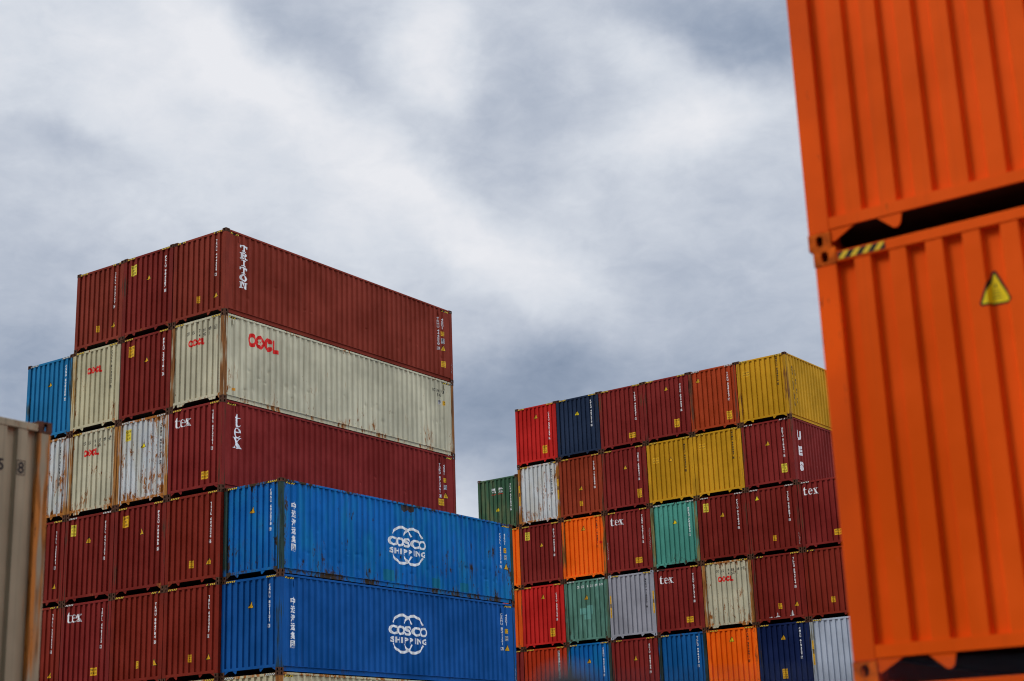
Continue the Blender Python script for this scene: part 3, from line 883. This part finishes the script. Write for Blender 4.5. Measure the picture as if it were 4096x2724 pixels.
b = put_box('L', -3, 1, 'sky', 'light blue container numbered 608255 at the upper left end of the left stack')
dress(b, ser='CSNU 608255 7', sx=2.04, tri=[(1.13, 1.93)], hz='ww')
b = put_box('L', -2, 1, 'creamG', 'cream container numbered 816842 with red logo, between light blue and dark red ones', tabs='point')
dress(b, ser='OOCU 816842 9', sercol=BLACK, sx=1.98, st=2.64, sb=1.30); word_mark(b)
b = put_box('L', -1, 1, 'dark', 'dark red container numbered 230181 between two cream containers with red logos')
dress(b, ser='FFAU 230181 3', sx=2.06, tri=[MID], cau=[('p', .38, 2.20)])
b = put_box('L', 0, 1, 'creamS', 'long cream corner container with a big red round-letter logo on its rust-streaked side', tabs='block', dents=3)
dress(b, worn=.1); word_mark(b, x=.80); oo_row(b, 'OOCU7919931')
F = Flat(); draw_logo(F, 1.12, 1.97, 1.42, 0.47); F.place('company_logo', 'S', b, [vinyl('logo_red', (0.72, 0.012, 0.008), 0.1)])
row_chars(b, [(c_, x_, 2.36) for c_, x_ in zip('OCU9193', (10.93, 11.03, 11.14, 11.28, 11.36, 11.47, 11.58))], 'S', BLACK, .12, .075)
row_chars(b, [(c_, x_, 2.20) for c_, x_ in zip('5G1', (11.25, 11.36, 11.48))], 'S', BLACK, .12, .075)
small_sq(b, 11.27, 1.90, 11.40, 2.07, False, ('IC', '86')); small_sq(b, 11.54, 1.90, 11.66, 2.07)
F = Flat(); F.rect(.44, .34, .56, .43, 0); F.place('reflector', 'S', b, [vinyl('sticker_amber', (.75, .30, .02))])
hazard(b, STOREY, 'S', worn=.5); lash_plate(b, 0.42, STOREY); lash_plate(b, 11.62, STOREY)

b = put_box('L', -3, 2, 'white', 'rust-spotted pale grey container numbered 898816, far left of the third tier, half hidden')
dress(b, ser='CBHU 898816 8', sercol=BLACK, sx=2.03, st=2.56, sb=1.18, hz='ww')
b = put_box('L', -2, 2, 'cream', 'cream container numbered 957394 with orange rusty posts and a red logo', tabs='block', post=.9)
dress(b, hz='yy'); word_mark(b, x=.74); oo_row(b, 'OOLU9573947')
b = put_box('L', -1, 2, 'white', 'white container numbered 899055 blotched with brown rust, beside the maroon one with white lettering', rust=.66)
dress(b, ser='CBHU 899055 5', sercol=BLACK, sx=2.05, st=2.54, sb=1.19, tri=[(1.13, 1.87)], cau=[('w', .38, 2.20)], hz='ww', pale=True)
b = put_box('L', 0, 2, 'wine', 'wine red corner container numbered 872361 with white lowercase lettering, above the bright blue one', dents=5)
dress(b, ser='TGBU 872361 3', sx=1.97, st=2.60, sb=1.29, cau=[('l', 1.50, .39)]); tex(b); tex_tall(b)
serial(b, 'TGBU 872361 3', 'S', 11.27, 2.51, 1.21, w_=0.088); serial(b, '45G1', 'S', 11.54, 2.50, 2.09, w_=0.088)
small_sq(b, 11.48, 1.82, 11.62, 1.98); small_sq(b, 11.49, 1.55, 11.64, 1.72, False, ('IC', '87'))
triangle(b, 11.46, 1.22, 'S'); caution(b, 11.12, .92, 11.50, 1.16, CAU2, 'S')
hazard(b, STOREY, 'S', worn=.2); lash_plate(b, 0.62, STOREY); lash_plate(b, 11.27, STOREY)

b = put_box('L', -3, 3, 'dark', 'dark red container numbered 128961, leftmost of the fourth tier, half behind the near cream one')
dress(b, ser='TCNU 128961 3', sx=2.0, st=2.51, sb=1.21, tri=[(1.87, .56)], hz='-y', worn=.2)
b = put_box('L', -2, 3, 'dark', 'dark red container numbered 895152 with a white-yellow caution label below the cream logo one', rust=.07)
dress(b, ser='FSCU 895152 0', sx=1.97, tri=[(1.06, 1.91)], cau=[('w', .28, 2.23)], hz='ww')
b = put_box('L', -1, 3, 'dark', 'dark red container numbered 709905 below the rust-blotched white one')
dress(b, ser='FSCU 709905 0', sx=2.07, tri=[(1.17, 1.88)], cau=[('p', .39, 2.20)])
b = put_box('L', 0, 3, 'maroonB', 'brownish red container numbered 604226 directly left of the upper bright blue one')
dress(b, ser='TIIU 604226 6', sx=1.95, st=2.52, sb=1.22, tri=[(1.82, .56)], cau=[('s', 1.08, .53)], worn=.1)

def globe(root, cx=6.11, zc=1.45):
    wt = [vinyl('ink_white', WHITE, 0.22, (0.35, 0.30, 0.20))]
    F = Flat()
    def arc(cx_, r_, a0, a1, wa, wb):
        n = 14; o, i_ = [], []
        for k in range(n + 1):
            a = a0 + (a1 - a0) * k / n; w_ = wa + (wb - wa) * math.sin(math.pi * k / n)
            o.append((cx_ + (r_ + w_) * math.cos(R(a)), zc + (r_ + w_) * 1.0 * math.sin(R(a))))
            i_.append((cx_ + (r_ - w_) * math.cos(R(a)), zc + (r_ - w_) * math.sin(R(a))))
        F.poly(o + i_[::-1]); F.up()
    r_ = .60
    for sgn in (-1, 1):
        c_ = cx + sgn * .29
        a_in = 33
        arc(c_, r_, a_in, 147, .030, .045)
        arc(c_, r_, 213, 327, .030, .045)
    F.L = 0
    xs = [5.31, 5.70, 6.08, 6.48, 6.90]
    for ch, x in zip('COSCO', xs): F.char(ch, x, 1.40, .42 if ch != 'S' else .37, .31, 0, bold=0.048)
    x0, x1 = 5.17, 7.05
    xs = [5.28, 5.55, 5.76, 5.98, 6.24, 6.44, 6.66, 6.94]
    ws = [.20, .22, .10, .19, .19, .10, .22, .22]
    for ch, x, w_ in zip('SHIPPING', xs, ws):
        if ch == 'I': F.rect(x - .032, 1.145, x + .032, 1.335)
        else: F.char(ch, x, 1.145, w_, .19, 0, bold=0.05)
    F.place('company_logo', 'S', root, wt, off=0.003)
def cjk_col(root):
    F = Flat()
    for i, ch in enumerate('中远海运集团'):
        F.char(ch, .60, 1.985 - i * .257, .225, .225, 0, bold=0.03)
    F.place('company_lettering', 'S', root, [vinyl('ink_white', WHITE, 0.12)])
b = put_box('L', 1, 3, 'blue', 'upper of two bright blue corner containers, dented and green-stained, with a white globe logo', dents=2)
dress(b, ser='CSNU 692078 9', sx=2.0, st=2.61, sb=1.31, tri=[(1.11, 1.95)]); cjk_col(b); globe(b)
F = Flat()
for q in ((4.86, .22, 5.42, .58), (7.42, .20, 7.82, .52), (8.96, .19, 9.42, .50)): F.rect(*q)
F.place('repaired_patch', 'S', b, [paint('patch_blue', (.006, .16, .27), 0.05, .3)], off=0.0015)
F = Flat(); F.poly([(5.78, 2.80), (6.52, 2.80), (6.50, 2.66), (6.30, 2.60), (6.12, 2.66), (5.98, 2.58), (5.80, 2.62)])
F.place('rust_patch', 'S', b, [rusty_post('rust_patch', (.02, .05, .06), .8, (.07, .03, .02))], off=0.0015)
serial(b, 'CSNU 692078 9', 'S', 11.41, 2.50, 1.22, w_=0.088); serial(b, '45G1', 'S', 11.68, 2.51, 2.08, w_=0.088)
small_sq(b, 11.62, 1.80, 11.76, 1.98); small_sq(b, 11.63, 1.56, 11.77, 1.72, False, ('IC', '33')); triangle(b, 11.60, 1.21, 'S')
hazard(b, STOREY, 'S'); lash_plate(b, 11.38, STOREY)
scribble(b, 'S', 12.10, 0.80, 0.6, 6, col=(.75, .75, .72))
b = put_box('L', -3, 4, 'maroonB', 'brownish red container numbered 739922, lowest at the far left beside the near cream container')
dress(b, ser='TRHU 739922 6', sx=2.0, st=2.62, sb=1.31, tri=[(1.85, .52)], hz='-y', worn=.1)
b = put_box('L', -2, 4, 'ox', 'dark wine container numbered 698135 with white lowercase lettering, low in the left stack', color='wine')
dress(b, ser='TEMU 698135 2', sx=1.99, st=2.59, sb=1.29, cau=[('l', 1.51, .45)], hz='w-'); tex(b)
b = put_box('L', -1, 4, 'maroonB', 'brownish red container numbered 884784 low in the left stack')
dress(b, ser='TRHU 884784 0', sx=2.08, st=2.51, sb=1.21, tri=[(1.95, .55)], cau=[('s', 1.20, .52)], worn=.1)
b = put_box('L', 0, 4, 'maroonB', 'brownish red container numbered 643407 directly left of the lower bright blue one')
dress(b, ser='TRHU 643407 1', sx=2.01, st=2.50, sb=1.20, tri=[(1.88, .55)], cau=[('s', 1.13, .53)], worn=.1)
b = put_box('L', 1, 4, 'blue2', 'lower of two bright blue corner containers, clean paint, with a white globe logo')
dress(b, ser='CSNU 821131 3', sx=1.99, st=2.61, sb=1.30, tri=[(1.11, 1.95)]); cjk_col(b); globe(b, 6.08)
serial(b, 'CSNU 821131 3', 'S', 11.36, 2.51, 1.21, w_=0.088); serial(b, '45G1', 'S', 11.64, 2.50, 2.08, w_=0.088)
small_sq(b, 11.58, 1.82, 11.72, 1.98); small_sq(b, 11.58, 1.56, 11.72, 1.72, False, ('IC', '33')); triangle(b, 11.54, 1.21, 'S')
hazard(b, STOREY, 'S'); lash_plate(b, 0.62, STOREY); lash_plate(b, 11.36, STOREY)
scribble(b, 'S', 12.10, 0.60, 0.5, 8, col=(.75, .75, .72))
b = put_box('L', 1, 5, 'creamB', 'rusty cream container under the two bright blue ones, only its top edge in view')
dress(b, hz='ww'); hazard(b, STOREY, 'S')
b = put_box('L', 0, 5, 'creamB', 'cream container top edge at the bottom, left of the rusty cream one', tabs='block'); dress(b)
for c_, t_, fin in ((-1, 5, 'dark'), (-2, 5, 'wine'), (-3, 5, 'maroonB')):
    b = put_box('L', c_, t_, fin, 'dark red container just below the picture in the left stack')
for c_ in range(-3, 2):
    put_box('L', c_, 6, 'dark', 'dark red container standing on the ground under the left stack')

# ================= right stack =================
b = put_box('R', -5, 0, 'red', 'bright red container numbered 535139, leftmost of the top tier of the right stack')
dress(b, ser='CAAU 535139 4', sx=1.97, st=2.45, sb=1.08, tri=[(1.11, 2.24)], cau=[('p', 1.57, .45)])
b = put_box('R', -4, 0, 'navy', 'dark navy container numbered 407575 beside the bright red one on the top tier')
dress(b, ser='RFCU 407575 0', sx=1.93, st=2.61, sb=1.31, tri=[(1.06, 1.98)], pale=True)
b = put_box('R', -3, 0, 'wine', 'wine red container numbered 430931 right of the dark navy one')
dress(b, ser='TGBU 430931 2', sx=2.02, st=2.53, sb=1.20, cau=[('l', 1.57, .38)])
b = put_box('R', -2, 0, 'ox', 'wine red container numbered 899029 with a yellow triangle near its top, on the top tier', color='wine')
dress(b, ser='CAAU 899029 6', sx=1.99, st=2.47, sb=1.17, tri=[(1.12, 2.27)], cau=[('p', 1.58, .47)])
b = put_box('R', -1, 0, 'ro', 'rust orange container numbered 538263 left of the mustard yellow corner one')
dress(b, ser='TCNU 538263 7', sx=1.98, st=2.54, sb=1.23, tri=[(.35, 2.32)], cau=[('p', 1.82, .37)], hz='ww')
b = put_box('R', 0, 0, 'yelR', 'mustard yellow corner container atop the right stack, black upright words on its side', dents=6)
dress(b, ser='MSCU 534676 0', sercol=BLACK, sx=1.98, st=2.73, sb=1.48, cau=[('m', .30, 2.12)], worn=.2)
F = Flat()
for i, ch in enumerate('MEDITERRANEAN'): F.char(ch, .63, 2.25 - i * .1395, .16, .115, 0, bold=.035)
j_ = 0
for ch in 'SHIPPING CO':
    if ch != ' ': F.char(ch, .90, 2.12 - j_ * .1395, .15, .11, 0, bold=.02)
    j_ += 1
F.place('company_lettering', 'S', b, [vinyl('ink_black', BLACK, .2, (.3, .28, .22))]); lash_plate(b, 0.40, STOREY)
HG = 2.591
b = put_box('R', -6, 1, 'green', 'weathered dark green container numbered 475659 with two white characters, shorter than the rest', H=HG)
dress(b, H=HG, ser='CLHU 475659 6', sx=1.95, st=2.21, sb=.88, tri=[(1.07, .92)], hz=None, pale=True)
F = Flat(); F.char('凱', .98, 1.83, .25, .26, 0, bold=.03); F.char('航', 1.38, 1.83, .25, .26, 0, bold=.03)
F.rect(.84, 1.76, 1.10, 1.785, 1); F.rect(1.22, 1.76, 1.50, 1.785, 1)
F.place('company_lettering', 'E', b, [vinyl('ink_white', WHITE, .2), vinyl('logo_red', (0.55, 0.03, 0.01))])
b = put_box('R', -5, 1, 'whiteR', 'pale grey container numbered 396104 with rusty spots and orange posts, under the bright red one')
dress(b, ser='MRKU 396104 9', sercol=BLACK, sx=1.96, st=2.55, sb=1.29, worn=.2)
for q in (0, 1): post_strip(b, q, 1.0, 1.98)
b = put_box('R', -4, 1, 'ro2', 'brick red container numbered 162888 under the dark navy one')
dress(b, ser='TCLU 162888 0', sx=1.97, st=2.54, sb=1.24, tri=[(1.09, 1.26)], cau=[('s', 1.11, .52)])
b = put_box('R', -3, 1, 'wine', 'wine red container numbered 688541 left of the two yellow ones')
dress(b, ser='UETU 688541 6', sx=2.0, st=2.55, sb=1.26, tri=[(1.14, 1.87)], cau=[('c', 1.86, .46)])
b = put_box('R', -2, 1, 'yel', 'mustard yellow container numbered 660453 with a black-edged triangle, left one of the yellow pair')
dress(b, ser='MSDU 660453 8', sercol=BLACK, sx=2.0, st=2.57, sb=1.28, tri=[(1.12, 1.87)], cau=[('m', .29, 1.88)])
b = put_box('R', -1, 1, 'yel', 'mustard yellow container numbered 890887, right one of the yellow pair in the second tier')
dress(b, ser='MSMU 890887 6', sercol=BLACK, sx=1.96, st=2.72, sb=1.48, cau=[('m', .27, 2.13)])
b = put_box('R', 0, 1, 'wine', 'wine red corner container numbered 518241 with large white side letters, under the yellow one', dents=7, post=.7)
dress(b, ser='UETU 518241 9', sx=1.96, st=2.47, sb=1.17, tri=[(1.11, 1.79)], cau=[('w', 1.81, .50)], hz='ww', worn=.2)
F = Flat()
for ch, z in (('U', 1.95), ('E', 1.27), ('S', .59)): F.char(ch, .70, z, .34, .41, 0, bold=.075, slant=0.06)
F.place('company_lettering', 'S', b, [vinyl('ink_white', WHITE, .05)])
b = put_box('R', -6, 2, 'orange', 'narrow strip of bright orange container between the upper blue one and a dark red one')
dress(b, hz='yy')
b = put_box('R', -5, 2, 'wine', 'dark red container numbered 985237 under the rusty pale grey one', color='darkred')
dress(b, ser='FCIU 985237 3', sx=2.0, tri=[(1.14, 1.79)], cau=[('w', .33, 2.19)])
b = put_box('R', -4, 2, 'orangeW', 'worn orange container numbered 176621 beside the maroon one with white lettering')
dress(b, ser='HLBU 176621 1', sercol=BLACK, sx=1.98, st=2.66, sb=1.37, tri=[(1.11, 2.25)])
F = Flat(); F.rect(2.10, 1.53, 2.16, 1.65); F.rect(2.175, 1.53, 2.22, 1.65); F.place('reflector', 'E', b, [vinyl('logo_red', (0.72, 0.012, 0.008), 0.1)])
b = put_box('R', -3, 2, 'wine', 'wine red container numbered 539122 with white lowercase lettering, left of the turquoise one')
dress(b, ser='TGBU 539122 2', sx=1.99, st=2.57, sb=1.27, cau=[('l', 1.54, .40)]); tex(b)
scribble(b, 'E', 2.36, 1.9, 1.0, 11); scribble(b, 'E', .08, 1.5, .8, 12)
b = put_box('R', -2, 2, 'teal', 'turquoise container numbered 703984 with dark rust marks and olive posts')
dress(b, ser='DFSU 703984 1', sx=1.98, st=2.57, sb=1.27, tri=[(1.13, 1.91)], hz='ww', pale=True)
b = put_box('R', -1, 2, 'dark', 'dark red container numbered 921840 right of the turquoise one')
dress(b, ser='FCIU 921840 0', sx=1.96, st=2.58, sb=1.27, tri=[(1.10, 1.90)], cau=[('w', .29, 2.21)], hz='ww')
b = put_box('R', 0, 2, 'dark', 'dark red container numbered 957881 with a pale triangle near its top left')
dress(b, ser='TCLU 957881 0', sx=1.98, st=2.58, sb=1.29, tri=[(.38, 2.38)], cau=[('s', 1.13, .54)], hz='ww', pale=True)
scribble(b, 'E', 2.36, .75, .5, 21)
b = put_box('R', 1, 2, 'wine', 'dark red container with white lowercase lettering, its right part behind the near orange containers', color='darkred')
dress(b, ser='TGBU 533108 5', sx=1.98, cau=[('l', 1.49, .43)], hz='wy'); tex(b, x=.23, z=2.28)
b = put_box('R', -6, 3, 'orange2', 'strip of dull orange container right of the lower blue one, above the oxblood strip')
dress(b, hz='-y')
b = put_box('R', -5, 3, 'red', 'red container numbered 550126 left of the sea green one', color='red2')
dress(b, ser='CAAU 550126 2', sx=1.98, st=2.44, sb=1.16, tri=[(1.11, 2.23)], cau=[('p', 1.58, .45)])
b = put_box('R', -4, 3, 'sea', 'sea green container with repainted squares and a white number across its top')
dress(b, hz='ww', tri=[(1.09, 1.95)])
row_chars(b, [(c_, x_, 2.50) for c_, x_ in zip('CSLU6210999', (.717, .818, .965, 1.068, 1.318, 1.462, 1.568, 1.712, 1.818, 1.96, 2.11))], 'E', WHITE, .115, .062)
F = Flat(); F.rect(1.18, 1.28, 1.50, 1.68); F.rect(1.05, 1.05, 1.42, 1.2799); F.rect(.82, 1.30, 1.1799, 1.58)
F.place('repaired_patch', 'E', b, [paint('patch', (.16, .40, .33), 0.02, .1)], off=0.0015)
b = put_box('R', -3, 3, 'grey', 'clean light grey container numbered 716577 with yellow caution strips on both posts')
dress(b, ser='MRSU 716577 6', sercol=BLACK, sx=2.0, st=2.58, sb=1.27)
for q in (0, 1): post_strip(b, q)
b = put_box('R', -2, 3, 'wine', 'wine red container numbered 531319 with white lowercase lettering, right of the clean grey one')
dress(b, ser='TXGU 531319 8', sx=1.98, st=2.53, sb=1.25, cau=[('l', 1.53, .41)], hz='-y'); tex(b, x=.26, z=2.22)
hazard(b, STOREY, 'E', white=True, only=0, worn=.5)
b = put_box('R', -1, 3, 'cream', 'cream container numbered 986387 with red logo and rusty posts in the right stack', tabs='block', rust=.18)
dress(b, worn=.2); word_mark(b, x=.76, z=1.98); oo_row(b, 'OOLU9863870')
b = put_box('R', 0, 3, 'dark', 'dark red container numbered 534754 with white scrapes on its bottom edge')
dress(b, ser='TLLU 534754 0', sx=1.97, st=2.65, sb=1.36, tri=[(1.85, .60)], cau=[('s', 1.12, .56)], worn=.2)
F = Flat()
for x_, w_, h_ in ((.62, .18, .05), (.86, .30, .06), (1.0, .07, .20), (1.60, .22, .07), (1.66, .10, .24)):
    F.poly([(x_, .225), (x_ + w_, .228), (x_ + w_ * .9, .22 + h_ * .8), (x_ + w_ * .6, .22 + h_), (x_ + w_ * .3, .22 + h_ * .6)]); F.up()
F.place('scrape_mark', 'E', b, [vinyl('scrape', (.62, .62, .60), .8, (.14, .03, .02))])
b = put_box('R', 1, 3, 'maroonB', 'brownish red container left of the near orange one, above the pale grey one', color='maroon')
dress(b, cau=[('s', 1.09, .59)], worn=.2)
b = put_box('R', -6, 4, 'ox', 'oxblood container strip at the bottom between the lower blue one and a vermilion one')
dress(b, hz='-y')
b = put_box('R', -5, 4, 'verm', 'vermilion container with its number on an upright white panel, bottom tier of the right stack')
dress(b, ser='SUDU 852397 1', sercol=BLACK, sx=1.99, st=2.66, sb=1.30, panel=True)
b = put_box('R', -4, 4, 'blueL', 'bright blue container numbered 847634 in the lowest visible tier of the right stack')
dress(b, ser='CSNU 847634 9', sx=1.98, st=2.62, sb=1.33, tri=[(1.08, 1.97)])
b = put_box('R', -3, 4, 'ox', 'oxblood container numbered 608765 under the clean grey one')
dress(b, ser='GCXU 608765 4', sx=1.97, st=2.58, sb=1.29, tri=[(1.12, 1.90)], worn=.2)
b = put_box('R', -2, 4, 'mblue', 'medium blue container numbered 996473 with dark posts, left of the vivid orange one')
dress(b, ser='TCLU 996473 1', sx=1.96, st=2.68, sb=1.36, hz='y-')
b = put_box('R', -1, 4, 'orange', 'vivid orange container numbered 394891 under the cream one with the red logo')
dress(b, ser='HAMU 394891 0', sercol=BLACK, sx=1.94, st=2.73, sb=1.37, tri=[(1.09, 2.30)], pale=True)
b = put_box('R', 0, 4, 'dnavy', 'deep navy container numbered 619422 right of the vivid orange one')
dress(b, ser='CMAU 619422 7', sx=1.93, st=2.62, sb=1.33, tri=[(1.08, 2.17)], cau=[('c', 1.04, .58)])
b = put_box('R', 1, 4, 'pgrey', 'pale grey container with a yellow post strip, lowest beside the near orange containers')
dress(b, hz='y-'); post_strip(b, 0, 1.03, 2.02)
for c_ in range(-6, 2):
    for t_ in (5, 6):
        put_box('R', c_, t_, ('dark', 'wine', 'maroonB')[(c_ + t_) % 3], 'dark red container below the picture under the right stack')

# ================= near containers =================
c, s_ = math.cos(-.008), math.sin(-.008)
def near(z, H, label, dx=0.0, **kw):
    lx, ly = W / 2, LEN / 2
    return container(label, (30.773 + dx + c * lx - s_ * ly, -24.575 + s_ * lx + c * ly, z), -.008, 'bigorange', H=H, key='near_orange',
                     rust=.015, streak=.12, post=.0, cast=(.62, .10, .003), group='near orange containers at the right', warp=.35, scuff=.05, **kw)
ZB = TOP - 14.841
b = near(ZB, STOREY, 'upper blurred orange container close at the right, above the yellow triangle one', dx=-.028)
b = near(ZB - STOREY, STOREY, 'middle blurred orange container close at the right with a yellow triangle and striped tape')
hazard(b, STOREY, 'E', length=.34); triangle(b, 1.095, 2.27, s=.205, big=True)
b = near(0, ZB - STOREY, 'lowest orange container close at the right, only its top edge in view')
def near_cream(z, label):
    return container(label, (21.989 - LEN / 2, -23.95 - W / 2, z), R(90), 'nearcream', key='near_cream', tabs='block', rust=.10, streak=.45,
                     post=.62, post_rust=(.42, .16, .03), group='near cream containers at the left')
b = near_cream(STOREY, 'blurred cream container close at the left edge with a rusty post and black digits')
row_chars(b, [('3', 1.71, 2.32), ('5', 1.845, 2.32), ('8', 2.088, 2.32)], 'E', BLACK, .12, .07, box_last=True); word_mark(b)
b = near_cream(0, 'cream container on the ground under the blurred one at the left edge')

# ================= fence right in front of the lens =================
fence = bpy.data.objects.new('fence', None); C.objects.link(fence)
FX, FY, FZ = 33.66, -32.55, 2.04
FX, FY, FZ = 33.765, -32.487, 2.028
fence.location = (FX, FY, 0)
fence['label'] = 'blurred dark wire fence post at the bottom edge, close to the lens'; fence['category'] = 'fence'
steel = plain('fence_steel', (.012, .013, .016), .5, .3, 20, .0)
bm = bmesh.new()
bmesh.ops.create_cone(bm, cap_ends=True, segments=20, radius1=.028, radius2=.028, depth=FZ - .03, matrix=Matrix.Translation((0, 0, (FZ - .03) / 2)))
me = bpy.data.meshes.new('post'); bm.to_mesh(me); bm.free(); me.materials.append(steel)
o = bpy.data.objects.new('post', me); C.objects.link(o); o.parent = fence
bm = bmesh.new(); bmesh.ops.create_uvsphere(bm, u_segments=16, v_segments=10, radius=.040, matrix=Matrix.Translation((0, 0, FZ - .025)) @ Matrix.Diagonal((1, 1, .8, 1)))
me = bpy.data.meshes.new('post_cap'); bm.to_mesh(me); bm.free(); me.materials.append(steel)
o = bpy.data.objects.new('post_cap', me); C.objects.link(o); o.parent = fence
zinc = plain('fence_wire', (.06, .07, .09), .6, .2, 30)
for zz in (2.015, 1.75, 1.45):
    bm = bmesh.new()
    bmesh.ops.create_cone(bm, cap_ends=True, segments=8, radius1=.0016, radius2=.0016, depth=3.0,
                          matrix=Matrix.Rotation(YAW, 4, 'Z') @ Matrix.Translation((1.52, 0, zz)) @ Matrix.Rotation(R(90), 4, 'Y'))
    me = bpy.data.meshes.new('wire'); bm.to_mesh(me); bm.free(); me.materials.append(zinc)
    o = bpy.data.objects.new('wire', me); C.objects.link(o); o.parent = fence

# ================= ground =================
gm, k, bb = bsdf('yard_asphalt')
geo = k.new('ShaderNodeNewGeometry'); P = geo.outputs['Position']
cc = k.mixc(k.smooth(k.noise(P, .12, 5, .6), .35, .65), (.045, .045, .047), (.085, .083, .08))
cc = k.mixc(k.math('MULTIPLY', k.noise(P, 40, 3), .4), cc, (.12, .12, .115))
k.put(bb.inputs['Base Color'], cc); bb.inputs['Roughness'].default_value = .85
me = bpy.data.meshes.new('ground'); S_ = 1500
me.from_pydata([(-S_, -S_, 0), (S_, -S_, 0), (S_, S_, 0), (-S_, S_, 0)], [], [(0, 1, 2, 3)]); me.materials.append(gm)
o = bpy.data.objects.new('ground', me); C.objects.link(o); o['kind'] = 'structure'

# ================= unseen container rows added round the photographer to block sky light =================
YG = 'unseen containers added to block sky light'
for i in range(9):
    for t_ in range(5):
        fin = ('dark', 'wine', 'maroonB', 'ro', 'blueL')[(i * 3 + t_ * 2) % 5]
        a = dict(FIN[fin])
        container('unseen container added behind the photographer to block sky light', (14 + i * 2.52, -47.5, t_ * STOREY), 0, key=fin, group=YG, bare=True, **a)
for i in range(2):
    for t_ in range(4):
        fin = ('dark', 'ro2', 'cream', 'mblue')[(i + t_) % 4]
        a = dict(FIN[fin])
        container('unseen container added right of the photographer to block sky light', (41.0, -22.2 - 12.4 * i, t_ * STOREY), 0, key=fin, group=YG, bare=True, **a)
